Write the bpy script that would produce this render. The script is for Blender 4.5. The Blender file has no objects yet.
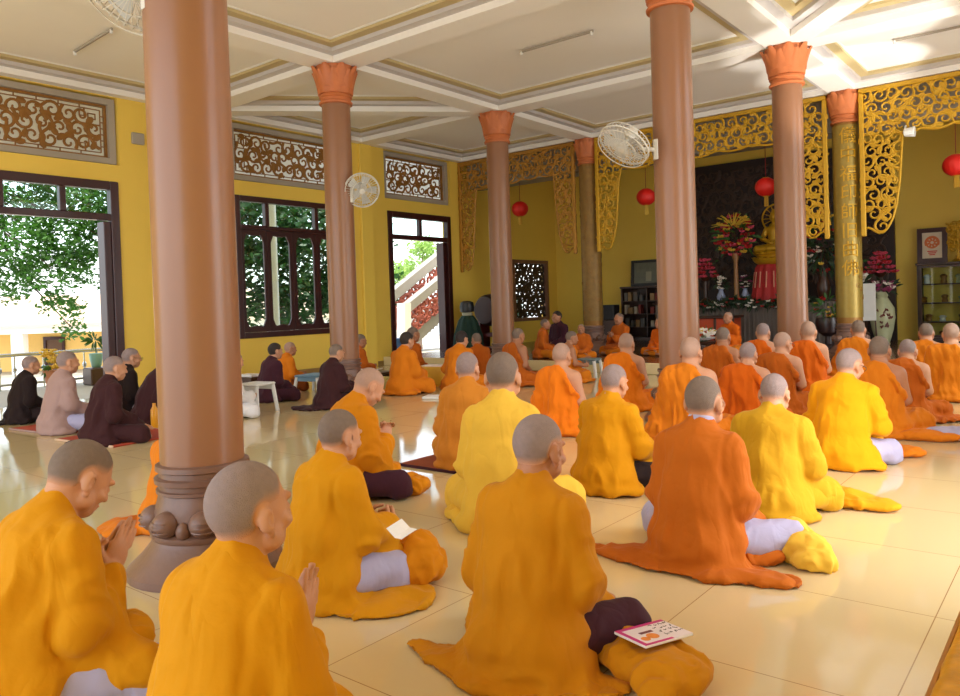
import bpy, math, random
import numpy as np
from mathutils import Matrix, Vector

C = bpy.context.scene.collection
PI = math.pi

# ------------------------------------------------------------------ camera model of the place
H = 1.2316
FPX, CYPX, PITCH, ROLL, YAW = 767.5, 317.0, -0.0169, 0.0327, 0.6751
def cam_axes():
    rt = Vector((math.cos(YAW), math.sin(YAW), 0)); fw = Vector((-math.sin(YAW), math.cos(YAW), 0)); up = Vector((0, 0, 1))
    f2 = fw * math.cos(PITCH) + up * math.sin(PITCH); u2 = -fw * math.sin(PITCH) + up * math.cos(PITCH)
    X = rt * math.cos(ROLL) - u2 * math.sin(ROLL); Y = rt * math.sin(ROLL) + u2 * math.cos(ROLL)
    return X, Y, f2
AX, AY, AF = cam_axes()
O = Vector((0, 0, H))
def ray(px, py):
    return AF + AX * ((px - 480) / FPX) - AY * ((py - CYPX) / FPX)
def onz(px, py, z=0.0):
    d = ray(px, py); return O + d * ((z - H) / d.z)
def onx(px, py, x):
    d = ray(px, py); return O + d * (x / d.x)
def ony(px, py, y):
    d = ray(px, py); return O + d * (y / d.y)
def atd(px, py, w):
    return O + ray(px, py) * w

# ------------------------------------------------------------------ hall dimensions
XW, XR = -11.77, 0.21
X1, X2 = -8.29, -3.264
YA, Y1, Y2, Y3, YB = 1.97, 7.267, 11.01, 14.19, 18.2
ZS = 4.607          # beam soffit
ZC = 4.80           # tray ceiling
YN = -4.0           # near end of the hall
PLZ = 0.18; PLY = 11.42

# ------------------------------------------------------------------ materials
def lin(c):
    return tuple(((v / 255) / 12.92 if v / 255 <= .04045 else ((v / 255 + .055) / 1.055) ** 2.4) for v in c) + (1,)
MATS = {}
def mat(name, rgb, rough=.6, metal=0., spec=.5, var=.08, vscale=6., bump=0., bscale=40., sheen=0., coat=0., stretch=None, emis=None, trans=0.):
    if name in MATS: return MATS[name]
    m = bpy.data.materials.new(name); m.use_nodes = True
    nt = m.node_tree; b = nt.nodes['Principled BSDF']
    b.inputs['Roughness'].default_value = rough; b.inputs['Metallic'].default_value = metal
    b.inputs['Specular IOR Level'].default_value = spec
    if sheen: b.inputs['Sheen Weight'].default_value = sheen; b.inputs['Sheen Roughness'].default_value = .4
    if coat: b.inputs['Coat Weight'].default_value = coat; b.inputs['Coat Roughness'].default_value = .06
    if trans: b.inputs['Transmission Weight'].default_value = trans
    tc = nt.nodes.new('ShaderNodeTexCoord')
    src = tc.outputs['Object']
    if stretch:
        mp = nt.nodes.new('ShaderNodeMapping'); mp.inputs['Scale'].default_value = stretch
        nt.links.new(src, mp.inputs['Vector']); src = mp.outputs['Vector']
    n = nt.nodes.new('ShaderNodeTexNoise'); n.inputs['Scale'].default_value = vscale; n.inputs['Detail'].default_value = 4
    nt.links.new(src, n.inputs['Vector'])
    mx = nt.nodes.new('ShaderNodeMix'); mx.data_type = 'RGBA'
    c = lin(rgb)
    mx.inputs['A'].default_value = tuple(max(0, v * (1 - var)) for v in c[:3]) + (1,)
    mx.inputs['B'].default_value = tuple(min(1, v * (1 + var)) for v in c[:3]) + (1,)
    nt.links.new(n.outputs['Fac'], mx.inputs['Factor'])
    nt.links.new(mx.outputs['Result'], b.inputs['Base Color'])
    if bump:
        n2 = nt.nodes.new('ShaderNodeTexNoise'); n2.inputs['Scale'].default_value = bscale; n2.inputs['Detail'].default_value = 3
        nt.links.new(src, n2.inputs['Vector'])
        bp = nt.nodes.new('ShaderNodeBump'); bp.inputs['Strength'].default_value = bump; bp.inputs['Distance'].default_value = .01
        nt.links.new(n2.outputs['Fac'], bp.inputs['Height']); nt.links.new(bp.outputs['Normal'], b.inputs['Normal'])
    if emis:
        b.inputs['Emission Color'].default_value = lin(rgb); b.inputs['Emission Strength'].default_value = emis
    MATS[name] = m
    return m
def cloth(name, rgb, pleat=False):
    m = mat(('pleated_cloth_' if pleat else 'cloth_') + name, rgb, rough=.85, spec=.2, var=.07, vscale=5, bump=.2, bscale=26, sheen=.06)
    # soft creases: a ridged noise, longer along the height, chained before the weave bump
    nt = m.node_tree; L = nt.links.new; tc = nt.nodes['Texture Coordinate']
    bp0 = [n for n in nt.nodes if n.type == 'BUMP'][0]
    mp = nt.nodes.new('ShaderNodeMapping'); mp.inputs['Scale'].default_value = (1,1,.42); mp.inputs['Rotation'].default_value = (.25,.30,0)
    L(tc.outputs['Object'], mp.inputs['Vector'])
    n = nt.nodes.new('ShaderNodeTexNoise'); n.inputs['Scale'].default_value = 8.5; n.inputs['Detail'].default_value = 2.5; n.inputs['Roughness'].default_value = .55; n.inputs['Distortion'].default_value = .4
    L(mp.outputs['Vector'], n.inputs['Vector'])
    a = nt.nodes.new('ShaderNodeMath'); a.operation = 'SUBTRACT'; a.inputs[1].default_value = .5; L(n.outputs['Fac'], a.inputs[0])
    b = nt.nodes.new('ShaderNodeMath'); b.operation = 'ABSOLUTE'; L(a.outputs[0], b.inputs[0])
    p = nt.nodes.new('ShaderNodeMath'); p.operation = 'POWER'; p.inputs[1].default_value = .95; L(b.outputs[0], p.inputs[0])
    bp = nt.nodes.new('ShaderNodeBump'); bp.inputs['Strength'].default_value = .42; bp.inputs['Distance'].default_value = .04
    L(p.outputs[0], bp.inputs['Height']); L(bp.outputs['Normal'], bp0.inputs['Normal'])
    if pleat:
        mp2 = nt.nodes.new('ShaderNodeMapping'); mp2.inputs['Rotation'].default_value = (0,.42,.2); mp2.inputs['Scale'].default_value = (1,.8,.55)
        L(tc.outputs['Object'], mp2.inputs['Vector'])
        w = nt.nodes.new('ShaderNodeTexWave'); w.wave_type = 'BANDS'; w.bands_direction = 'X'; w.inputs['Scale'].default_value = 4.6; w.inputs['Distortion'].default_value = 8; w.inputs['Detail'].default_value = 2; w.inputs['Detail Scale'].default_value = 1.4
        L(mp2.outputs['Vector'], w.inputs['Vector'])
        b3 = nt.nodes.new('ShaderNodeBump'); b3.inputs['Strength'].default_value = .34; b3.inputs['Distance'].default_value = .022
        L(w.outputs['Fac'], b3.inputs['Height']); L(b3.outputs['Normal'], bp.inputs['Normal'])
    return m

def floor_mat():
    m = bpy.data.materials.new('polished_floor_tile'); m.use_nodes = True
    nt = m.node_tree; b = nt.nodes['Principled BSDF']; L = nt.links.new
    tc = nt.nodes.new('ShaderNodeTexCoord')
    mp = nt.nodes.new('ShaderNodeMapping'); mp.inputs['Location'].default_value = (1.283 + .8 * 20, -3.281 + .8 * 20, 0)
    L(tc.outputs['Object'], mp.inputs['Vector'])
    br = nt.nodes.new('ShaderNodeTexBrick'); br.offset = 0; br.squash = 1
    br.inputs['Scale'].default_value = 1; br.inputs['Brick Width'].default_value = .8; br.inputs['Row Height'].default_value = .8
    br.inputs['Mortar Size'].default_value = .0022; br.inputs['Mortar Smooth'].default_value = .2; br.inputs['Bias'].default_value = 0
    br.inputs['Color1'].default_value = lin((214, 192, 146)); br.inputs['Color2'].default_value = lin((218, 196, 150)); br.inputs['Mortar'].default_value = lin((150, 112, 66))
    L(mp.outputs['Vector'], br.inputs['Vector'])
    n = nt.nodes.new('ShaderNodeTexNoise'); n.inputs['Scale'].default_value = 3; n.inputs['Detail'].default_value = 6
    L(tc.outputs['Object'], n.inputs['Vector'])
    mx = nt.nodes.new('ShaderNodeMix'); mx.data_type = 'RGBA'; mx.blend_type = 'MULTIPLY'; mx.inputs['Factor'].default_value = .25
    L(br.outputs['Color'], mx.inputs['A']); L(n.outputs['Color'], mx.inputs['B'])
    mx2 = nt.nodes.new('ShaderNodeMix'); mx2.data_type = 'RGBA'; mx2.inputs['Factor'].default_value = .15
    L(br.outputs['Color'], mx2.inputs['A'])
    vr = nt.nodes.new('ShaderNodeValToRGB'); vr.color_ramp.elements[0].color = lin((204, 180, 132)); vr.color_ramp.elements[1].color = lin((222, 202, 160))
    L(n.outputs['Fac'], vr.inputs['Fac']); L(vr.outputs['Color'], mx2.inputs['B'])
    L(mx2.outputs['Result'], b.inputs['Base Color'])
    b.inputs['Roughness'].default_value = .07; b.inputs['Specular IOR Level'].default_value = .55
    n3 = nt.nodes.new('ShaderNodeTexNoise'); n3.inputs['Scale'].default_value = 5
    L(tc.outputs['Object'], n3.inputs['Vector'])
    bp = nt.nodes.new('ShaderNodeBump'); bp.inputs['Strength'].default_value = .02; bp.inputs['Distance'].default_value = .01
    L(n3.outputs['Fac'], bp.inputs['Height']); L(bp.outputs['Normal'], b.inputs['Normal'])
    return m

def glass_mat():
    m = bpy.data.materials.new('window_glass'); m.use_nodes = True
    nt = m.node_tree; nt.nodes.clear()
    o = nt.nodes.new('ShaderNodeOutputMaterial'); t = nt.nodes.new('ShaderNodeBsdfTransparent'); g = nt.nodes.new('ShaderNodeBsdfGlossy')
    g.inputs['Roughness'].default_value = .02; f = nt.nodes.new('ShaderNodeFresnel'); f.inputs['IOR'].default_value = 1.45
    t.inputs['Color'].default_value = (.9, .95, .93, 1)
    mx = nt.nodes.new('ShaderNodeMixShader')
    geo = nt.nodes.new('ShaderNodeNewGeometry'); inv = nt.nodes.new('ShaderNodeMath'); inv.operation = 'SUBTRACT'; inv.inputs[0].default_value = 1; nt.links.new(geo.outputs['Backfacing'], inv.inputs[1]); mu = nt.nodes.new('ShaderNodeMath'); mu.operation = 'MULTIPLY'; nt.links.new(f.outputs[0], mu.inputs[0]); nt.links.new(inv.outputs[0], mu.inputs[1]); nt.links.new(mu.outputs[0], mx.inputs[0]); nt.links.new(t.outputs[0], mx.inputs[1]); nt.links.new(g.outputs[0], mx.inputs[2]); nt.links.new(mx.outputs[0], o.inputs[0])
    return m

# ------------------------------------------------------------------ mesh builder
class MB:
    def __init__(s): s.v = []; s.f = []; s.mi = []; s.cur = 0
    def add(s, vs, fs):
        b = len(s.v); s.v.extend([tuple(p) for p in vs]); s.f.extend([tuple(i + b for i in f) for f in fs]); s.mi.extend([s.cur] * len(fs)); return s
    def box(s, lo, hi):
        x0, y0, z0 = lo; x1, y1, z1 = hi
        return s.add([(x0,y0,z0),(x1,y0,z0),(x1,y1,z0),(x0,y1,z0),(x0,y0,z1),(x1,y0,z1),(x1,y1,z1),(x0,y1,z1)],
                     [(0,3,2,1),(4,5,6,7),(0,1,5,4),(1,2,6,5),(2,3,7,6),(3,0,4,7)])
    def cbox(s, c, d): return s.box([c[i]-d[i]/2 for i in range(3)], [c[i]+d[i]/2 for i in range(3)])
    def bbox(s, lo, hi, b=.01):   # bevelled box
        x0,y0,z0 = lo; x1,y1,z1 = hi
        b = min(b, (x1-x0)/2.01, (y1-y0)/2.01, (z1-z0)/2.01)
        prof = [(0,b),(b,0)]
        rings = []
        for z, i in ((z0,b),(z0+b,0),(z1-b,0),(z1,b)):
            X0,X1,Y0,Y1 = x0+i,x1-i,y0+i,y1-i
            rings.append([(X0+b,Y0,z),(X1-b,Y0,z),(X1,Y0+b,z),(X1,Y1-b,z),(X1-b,Y1,z),(X0+b,Y1,z),(X0,Y1-b,z),(X0,Y0+b,z)])
        vs = [p for r in rings for p in r]; fs = []
        for k in range(3):
            for j in range(8): fs.append((k*8+j, k*8+(j+1)%8, (k+1)*8+(j+1)%8, (k+1)*8+j))
        fs.append(tuple(range(7,-1,-1))); fs.append(tuple(range(24,32)))
        return s.add(vs, fs)
    def loft(s, rings, cap=True, closed=True):
        n = len(rings[0]); vs = [p for r in rings for p in r]; fs = []
        for k in range(len(rings)-1):
            for j in range(n if closed else n-1): fs.append((k*n+j, k*n+(j+1)%n, (k+1)*n+(j+1)%n, (k+1)*n+j))
        if cap: fs.append(tuple(range(n-1,-1,-1))); fs.append(tuple((len(rings)-1)*n+j for j in range(n)))
        return s.add(vs, fs)
    def lathe(s, prof, c=(0,0,0), n=24, ax='z'):
        rings = []
        for r, z in prof:
            ring = []
            for j in range(n):
                a = 2*PI*j/n; u, w = r*math.cos(a), r*math.sin(a)
                if ax == 'z': ring.append((c[0]+u, c[1]+w, c[2]+z))
                elif ax == 'y': ring.append((c[0]+w, c[1]+z, c[2]+u))
                else: ring.append((c[0]+z, c[1]+u, c[2]+w))
            rings.append(ring)
        return s.loft(rings)
    def tube(s, pts, r, n=6, flat=None, cap=True):
        pts = [Vector(p) for p in pts]; rings = []
        m = len(pts)
        prev = None
        for i, p in enumerate(pts):
            t = (pts[min(i+1,m-1)] - pts[max(i-1,0)])
            if t.length < 1e-9: t = Vector((0,0,1))
            t.normalize()
            if flat is not None:
                b = Vector(flat); a = b.cross(t)
                if a.length < 1e-6: a = Vector((0,0,1)).cross(t)
                a.normalize()
            else:
                ref = prev if prev is not None else (Vector((0,0,1)) if abs(t.z) < .9 else Vector((1,0,0)))
                a = ref - t*ref.dot(t); a.normalize(); prev = a; b = t.cross(a)
            rr = r(i/(max(1,m-1))) if callable(r) else r
            ra, rb = rr if isinstance(rr, tuple) else (rr, rr)
            rings.append([tuple(p + a*(ra*math.cos(2*PI*j/n+PI/n)) + b*(rb*math.sin(2*PI*j/n+PI/n))) for j in range(n)])
        return s.loft(rings, cap)
    def sphere(s, c, r, n=12, m=8):
        r = r if isinstance(r, (tuple, list)) else (r, r, r)
        rings = []
        for i in range(m+1):
            th = PI*max(.02,min(.98,i/m)) if i in (0,m) else PI*i/m
            rings.append([(c[0]+r[0]*math.sin(th)*math.cos(2*PI*j/n), c[1]+r[1]*math.sin(th)*math.sin(2*PI*j/n), c[2]-r[2]*math.cos(th)) for j in range(n)])
        return s.loft(rings)
    def prism(s, poly, fn, t0, t1):      # 2D polygon extruded; fn(u,v,t)->xyz
        n = len(poly)
        return s.loft([[fn(u,v,t0) for u,v in poly],[fn(u,v,t1) for u,v in poly]])
    def ring(s, outer, inner, fn, t0, t1):   # plate with a hole; equal point counts
        n = len(outer)
        vs = [fn(u,v,t) for t in (t0,t1) for u,v in outer] + [fn(u,v,t) for t in (t0,t1) for u,v in inner]
        fs = []
        for j in range(n):
            k = (j+1) % n
            fs += [(j,k,2*n+k,2*n+j), (n+k,n+j,3*n+j,3*n+k), (k,j,n+j,n+k), (2*n+j,2*n+k,3*n+k,3*n+j)]
        return s.add(vs, fs)
    def xf(s, M):
        s.v = [tuple(M @ Vector(p)) for p in s.v]; return s
    def obj(s, name, mats, parent=None, smooth=False, loc=None):
        me = bpy.data.meshes.new(name)
        me.from_pydata(s.v, [], s.f)
        if not isinstance(mats, (list, tuple)): mats = [mats]
        for m in mats: me.materials.append(m)
        if len(mats) > 1: me.polygons.foreach_set('material_index', s.mi)
        if smooth: me.polygons.foreach_set('use_smooth', [True]*len(me.polygons))
        me.update()
        o = bpy.data.objects.new(name, me); C.objects.link(o)
        if smooth == 'auto':
            try: me.set_sharp_from_angle(angle=math.radians(40))
            except Exception: pass
        if parent is not None: o.parent = parent
        if loc is not None: o.location = loc
        return o

def tag(o, label, cat, group=None, kind=None):
    o['label'] = label; o['category'] = cat
    if group: o['group'] = group
    if kind: o['kind'] = kind
    return o
def thing(name, label, cat, loc=(0,0,0), rz=0., group=None):
    o = bpy.data.objects.new(name, None); C.objects.link(o); o.location = loc; o.rotation_euler = (0,0,rz); o.empty_display_size = .1
    return tag(o, label, cat, group)
def struct(o):
    o['kind'] = 'structure'; return o

# ------------------------------------------------------------------ implicit surfaces
def smin(a, b, k):
    h = np.clip(.5 + .5*(b-a)/k, 0, 1)
    return b*(1-h) + a*h - k*h*(1-h)
def smax(a, b, k): return -smin(-a, -b, k)
class Field:
    def __init__(s, xs, ys, zs):
        s.ax = [np.asarray(a, np.float32) for a in (xs, ys, zs)]
        s.D = np.full([len(a) for a in s.ax], .5, np.float32)
    def sub(s, lo, hi):
        sl = []
        for a, l, h in zip(s.ax, lo, hi):
            i, j = np.searchsorted(a, [l, h]); sl.append(slice(max(0, i-1), min(len(a), j+1)))
        X = [a[c] for a, c in zip(s.ax, sl)]
        return tuple(sl), X[0][:,None,None], X[1][None,:,None], X[2][None,None,:]
    def put(s, sl, d, k, op):
        if d.size == 0: return
        cur = s.D[sl]
        if op == 'u': s.D[sl] = smin(cur, d, k) if k > 0 else np.minimum(cur, d)
        else: s.D[sl] = smax(cur, -d, k)
    def cone(s, a, b, ra, rb, k=.03, sc=(1,1,1), op='u'):
        a = np.array(a, float); b = np.array(b, float); sc = np.array(sc, float); R = max(ra, rb)*sc + .05 + k*1.5
        sl, x, y, z = s.sub(np.minimum(a,b)-R, np.maximum(a,b)+R)
        A = a/sc; B = b/sc; BA = B-A; q = float(BA@BA)+1e-9
        px, py, pz = x/sc[0]-A[0], y/sc[1]-A[1], z/sc[2]-A[2]
        t = np.clip((px*BA[0]+py*BA[1]+pz*BA[2])/q, 0, 1)
        d = (np.sqrt((px-t*BA[0])**2+(py-t*BA[1])**2+(pz-t*BA[2])**2) - (ra+(rb-ra)*t))*sc.min()
        s.put(sl, d, k, op); return s
    def ell(s, c, r, k=.03, R=None, op='u'):
        c = np.array(c, float); r = np.array(r, float); m = (r.max() if R is not None else r) + .05 + k*1.5
        sl, x, y, z = s.sub(c-m, c+m)
        px, py, pz = x-c[0], y-c[1], z-c[2]
        if R is not None:
            R = np.array(R)   # columns: local axes in world
            px, py, pz = (px*R[0,0]+py*R[1,0]+pz*R[2,0], px*R[0,1]+py*R[1,1]+pz*R[2,1], px*R[0,2]+py*R[1,2]+pz*R[2,2])
        k0 = np.sqrt((px/r[0])**2+(py/r[1])**2+(pz/r[2])**2); k1 = np.sqrt((px/r[0]**2)**2+(py/r[1]**2)**2+(pz/r[2]**2)**2)+1e-6
        d = k0*(k0-1)/k1
        s.put(sl, d, k, op); return s
    def clipz(s, z0=.003):
        s.D = np.maximum(s.D, (z0 - s.ax[2])[None,None,:]); return s
    def mesh(s):
        D = s.D; D[0]=D[-1]=.5; D[:,0]=D[:,-1]=.5; D[:,:,0]=D[:,:,-1]=.5
        S = D < 0
        cnt = np.zeros([n-1 for n in D.shape], np.int8)
        for i in (0,1):
            for j in (0,1):
                for k in (0,1): cnt += S[i:D.shape[0]-1+i, j:D.shape[1]-1+j, k:D.shape[2]-1+k]
        act = (cnt > 0) & (cnt < 8)
        I = np.argwhere(act)
        vid = np.full(act.shape, -1, np.int32); vid[act] = np.arange(len(I))
        acc = np.zeros((len(I),3)); num = np.zeros(len(I))
        cor = [(i,j,k) for i in (0,1) for j in (0,1) for k in (0,1)]
        for a in cor:
            for ax in range(3):
                if a[ax]: continue
                b = list(a); b[ax] = 1
                ia = I+np.array(a); ib = I+np.array(b)
                va = D[ia[:,0],ia[:,1],ia[:,2]]; vb = D[ib[:,0],ib[:,1],ib[:,2]]
                m = (va<0)!=(vb<0)
                t = np.where(m, va/np.where(m, va-vb, 1), 0)
                pa = np.stack([s.ax[q][ia[:,q]] for q in range(3)],1); pb = np.stack([s.ax[q][ib[:,q]] for q in range(3)],1)
                acc += m[:,None]*(pa+(pb-pa)*t[:,None]); num += m
        V = acc/num[:,None]
        F = []
        for ax in range(3):
            u, w = (ax+1)%3, (ax+2)%3
            sa = [slice(None)]*3; sb = [slice(None)]*3
            sa[ax] = slice(0,-1); sb[ax] = slice(1,None)
            for q in (u,w): sa[q] = slice(1,-1); sb[q] = slice(1,-1)
            A = S[tuple(sa)]; B = S[tuple(sb)]
            for sign in (0,1):
                E = np.argwhere((A & ~B) if sign == 0 else (~A & B))
                if len(E) == 0: continue
                E[:,u] += 1; E[:,w] += 1
                q = []
                for du, dw in ((-1,-1),(0,-1),(0,0),(-1,0)):
                    P = E.copy(); P[:,u] += du; P[:,w] += dw
                    q.append(vid[P[:,0],P[:,1],P[:,2]])
                q = np.stack(q,1)
                F.append(q if sign == 0 else q[:,::-1])
        F = np.concatenate(F) if F else np.zeros((0,4),int)
        return V, F
def vnormals(V, F):
    n = np.cross(V[F[:,2]]-V[F[:,0]], V[F[:,3]]-V[F[:,1]])
    N = np.zeros_like(V)
    for j in range(4): np.add.at(N, F[:,j], n)
    return N/(np.linalg.norm(N,axis=1,keepdims=True)+1e-12)
def npmesh(name, V, F, m, parent=None, smooth=True):
    me = bpy.data.meshes.new(name)
    F = np.asarray(F); V = np.asarray(V, np.float32)
    me.vertices.add(len(V)); me.vertices.foreach_set('co', V.ravel())
    k = F.shape[1]
    me.loops.add(len(F)*k); me.loops.foreach_set('vertex_index', F.ravel().astype(np.int32))
    me.polygons.add(len(F)); me.polygons.foreach_set('loop_start', np.arange(len(F), dtype=np.int32)*k)
    me.update(calc_edges=True); me.validate()
    me.polygons.foreach_set('use_smooth', np.full(len(me.polygons), smooth))
    me.materials.append(m)
    o = bpy.data.objects.new(name, me); C.objects.link(o)
    if parent is not None: o.parent = parent
    return o
def hash3(i, j, k, seed):
    h = (i.astype(np.int64)*374761393 + j.astype(np.int64)*668265263 + k.astype(np.int64)*2147483647 + seed*974711) & 0xffffffff
    h = ((h ^ (h >> 13))*1274126177) & 0xffffffff
    h = (h ^ (h >> 16)) & 0xffff
    return h/32767.5 - 1
def noise3(P, seed=0):
    P = np.asarray(P, float); b = np.floor(P); f = P-b; b = b.astype(int); f = f*f*(3-2*f)
    r = 0
    for i in (0,1):
        for j in (0,1):
            for k in (0,1):
                w = (f[:,0] if i else 1-f[:,0])*(f[:,1] if j else 1-f[:,1])*(f[:,2] if k else 1-f[:,2])
                r = r + w*hash3(b[:,0]+i, b[:,1]+j, b[:,2]+k, seed)
    return r
def axis(*seg):
    out = []
    for lo, hi, st in seg:
        n = max(1, round((hi-lo)/st)); out += list(np.linspace(lo, hi, n, endpoint=False))
    out.append(seg[-1][1]); return np.array(out)
def sstep(a, b, x):
    t = np.clip((x-a)/(b-a), 0, 1); return t*t*(3-2*t)
# ------------------------------------------------------------------ people
SKIN = mat('skin', (198,144,112), rough=.5, spec=.4, var=.10, vscale=14, bump=.08, bscale=160)
SKIN_D = mat('skin_tan', (176,120,88), rough=.5, spec=.4, var=.10, vscale=14, bump=.08, bscale=160)
HAIR_G = mat('stubble_grey', (146,127,124), rough=.75, var=.16, vscale=60, bump=.5, bscale=420)
HAIR_D = mat('stubble_dark', (122,104,92), rough=.75, var=.18, vscale=60, bump=.5, bscale=420)
HAIR_S = mat('stubble_faint', (170,136,118), rough=.65, var=.12, vscale=60, bump=.3, bscale=420)
HAIR_K = mat('short_dark_hair', (48,38,34), rough=.7, var=.2, vscale=60, bump=.6, bscale=300)
for hm_ in (HAIR_G, HAIR_D, HAIR_S):
    nt_ = hm_.node_tree; b_ = nt_.nodes['Principled BSDF']; lk = b_.inputs['Base Color'].links[0]; src_ = lk.from_socket
    at_ = nt_.nodes.new('ShaderNodeAttribute'); at_.attribute_name = 'stubble_amount'
    mx_ = nt_.nodes.new('ShaderNodeMix'); mx_.data_type = 'RGBA'; mx_.inputs['A'].default_value = lin((204,148,114))
    nt_.links.new(at_.outputs['Fac'], mx_.inputs['Factor']); nt_.links.new(src_, mx_.inputs['B']); nt_.links.new(mx_.outputs['Result'], b_.inputs['Base Color'])
CL = {k: cloth(k, v) for k, v in dict(
    amber=(207,140,6), ochre=(196,128,10), deepamber=(206,128,8), orange=(214,120,20), yellowpale=(232,186,66), lemon=(198,150,28),
    bright=(230,154,6), tan=(200,126,40), rust=(190,100,22), saffron=(230,120,16), redorange=(210,96,12), darkorange=(188,94,22),
    mauve=(168,138,132), black=(38,26,26), maroon=(60,30,32), plum=(66,32,44), lilac=(174,170,200), white=(225,222,224), grey=(150,146,150),
    gold=(214,150,20), browncloth=(130,62,14)).items()}

CLP = {}
for k_, v_ in dict(saffron=(230,120,16), orange=(214,120,20), redorange=(210,96,12), darkorange=(188,94,22)).items(): CLP[k_] = cloth(k_, v_, True)
def rotm(pitch, yaw, rollz=0.):
    cx, sx = math.cos(pitch), math.sin(pitch); cz, sz = math.cos(yaw), math.sin(yaw); cr, sr = math.cos(rollz), math.sin(rollz)
    Rx = np.array([[1,0,0],[0,cx,sx],[0,-sx,cx]])      # positive pitch nods towards +Y
    Rz = np.array([[cz,-sz,0],[sz,cz,0],[0,0,1]]); Ry = np.array([[cr,0,sr],[0,1,0],[-sr,0,cr]])
    return Rz @ Ry @ Rx

def fineaxis(lo, hi, coarse, fine, ivs):
    out = []; x = lo
    while x < hi:
        out.append(x)
        x += fine if any(a-1e-6 <= x <= b for a, b in ivs) else coarse
    out.append(x); return np.array(out)

def unit(v): v = np.array(v, float); return v/np.linalg.norm(v)

def hand(F, wrist, d, side, nrm, curl, k=.006):
    """palm + four fingers + thumb; d along the hand, side towards the thumb, nrm towards the palm"""
    d, side, nrm = unit(d), unit(side), unit(nrm); w = np.array(wrist, float)
    F.ell(w+d*.05, (.040,.052,.0155), k=.012, R=np.stack([side,d,nrm],1))
    for i, (off, L, st) in enumerate(((.029,.072,.086),(.010,.082,.092),(-.010,.076,.089),(-.028,.058,.080))):
        p = w+d*st+side*off*.95; a = 0.12+.03*i
        for seg, fr in enumerate((.45,.32,.23)):
            a += curl*(.9 if seg else .6)
            q = p+(d*math.cos(a)+nrm*math.sin(a)+side*off*.6)*L*fr
            F.cone(p, q, .0092-.0008*seg, .0086-.0010*seg, k=.003); p = q
    p = w+d*.022+side*.030; q = w+d*.055+side*.058+nrm*.014
    F.cone(p, q, .0125, .0105, k=.010); F.cone(q, q+d*.034+nrm*.014-side*.006*curl, .0100, .0082, k=.004)

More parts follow.
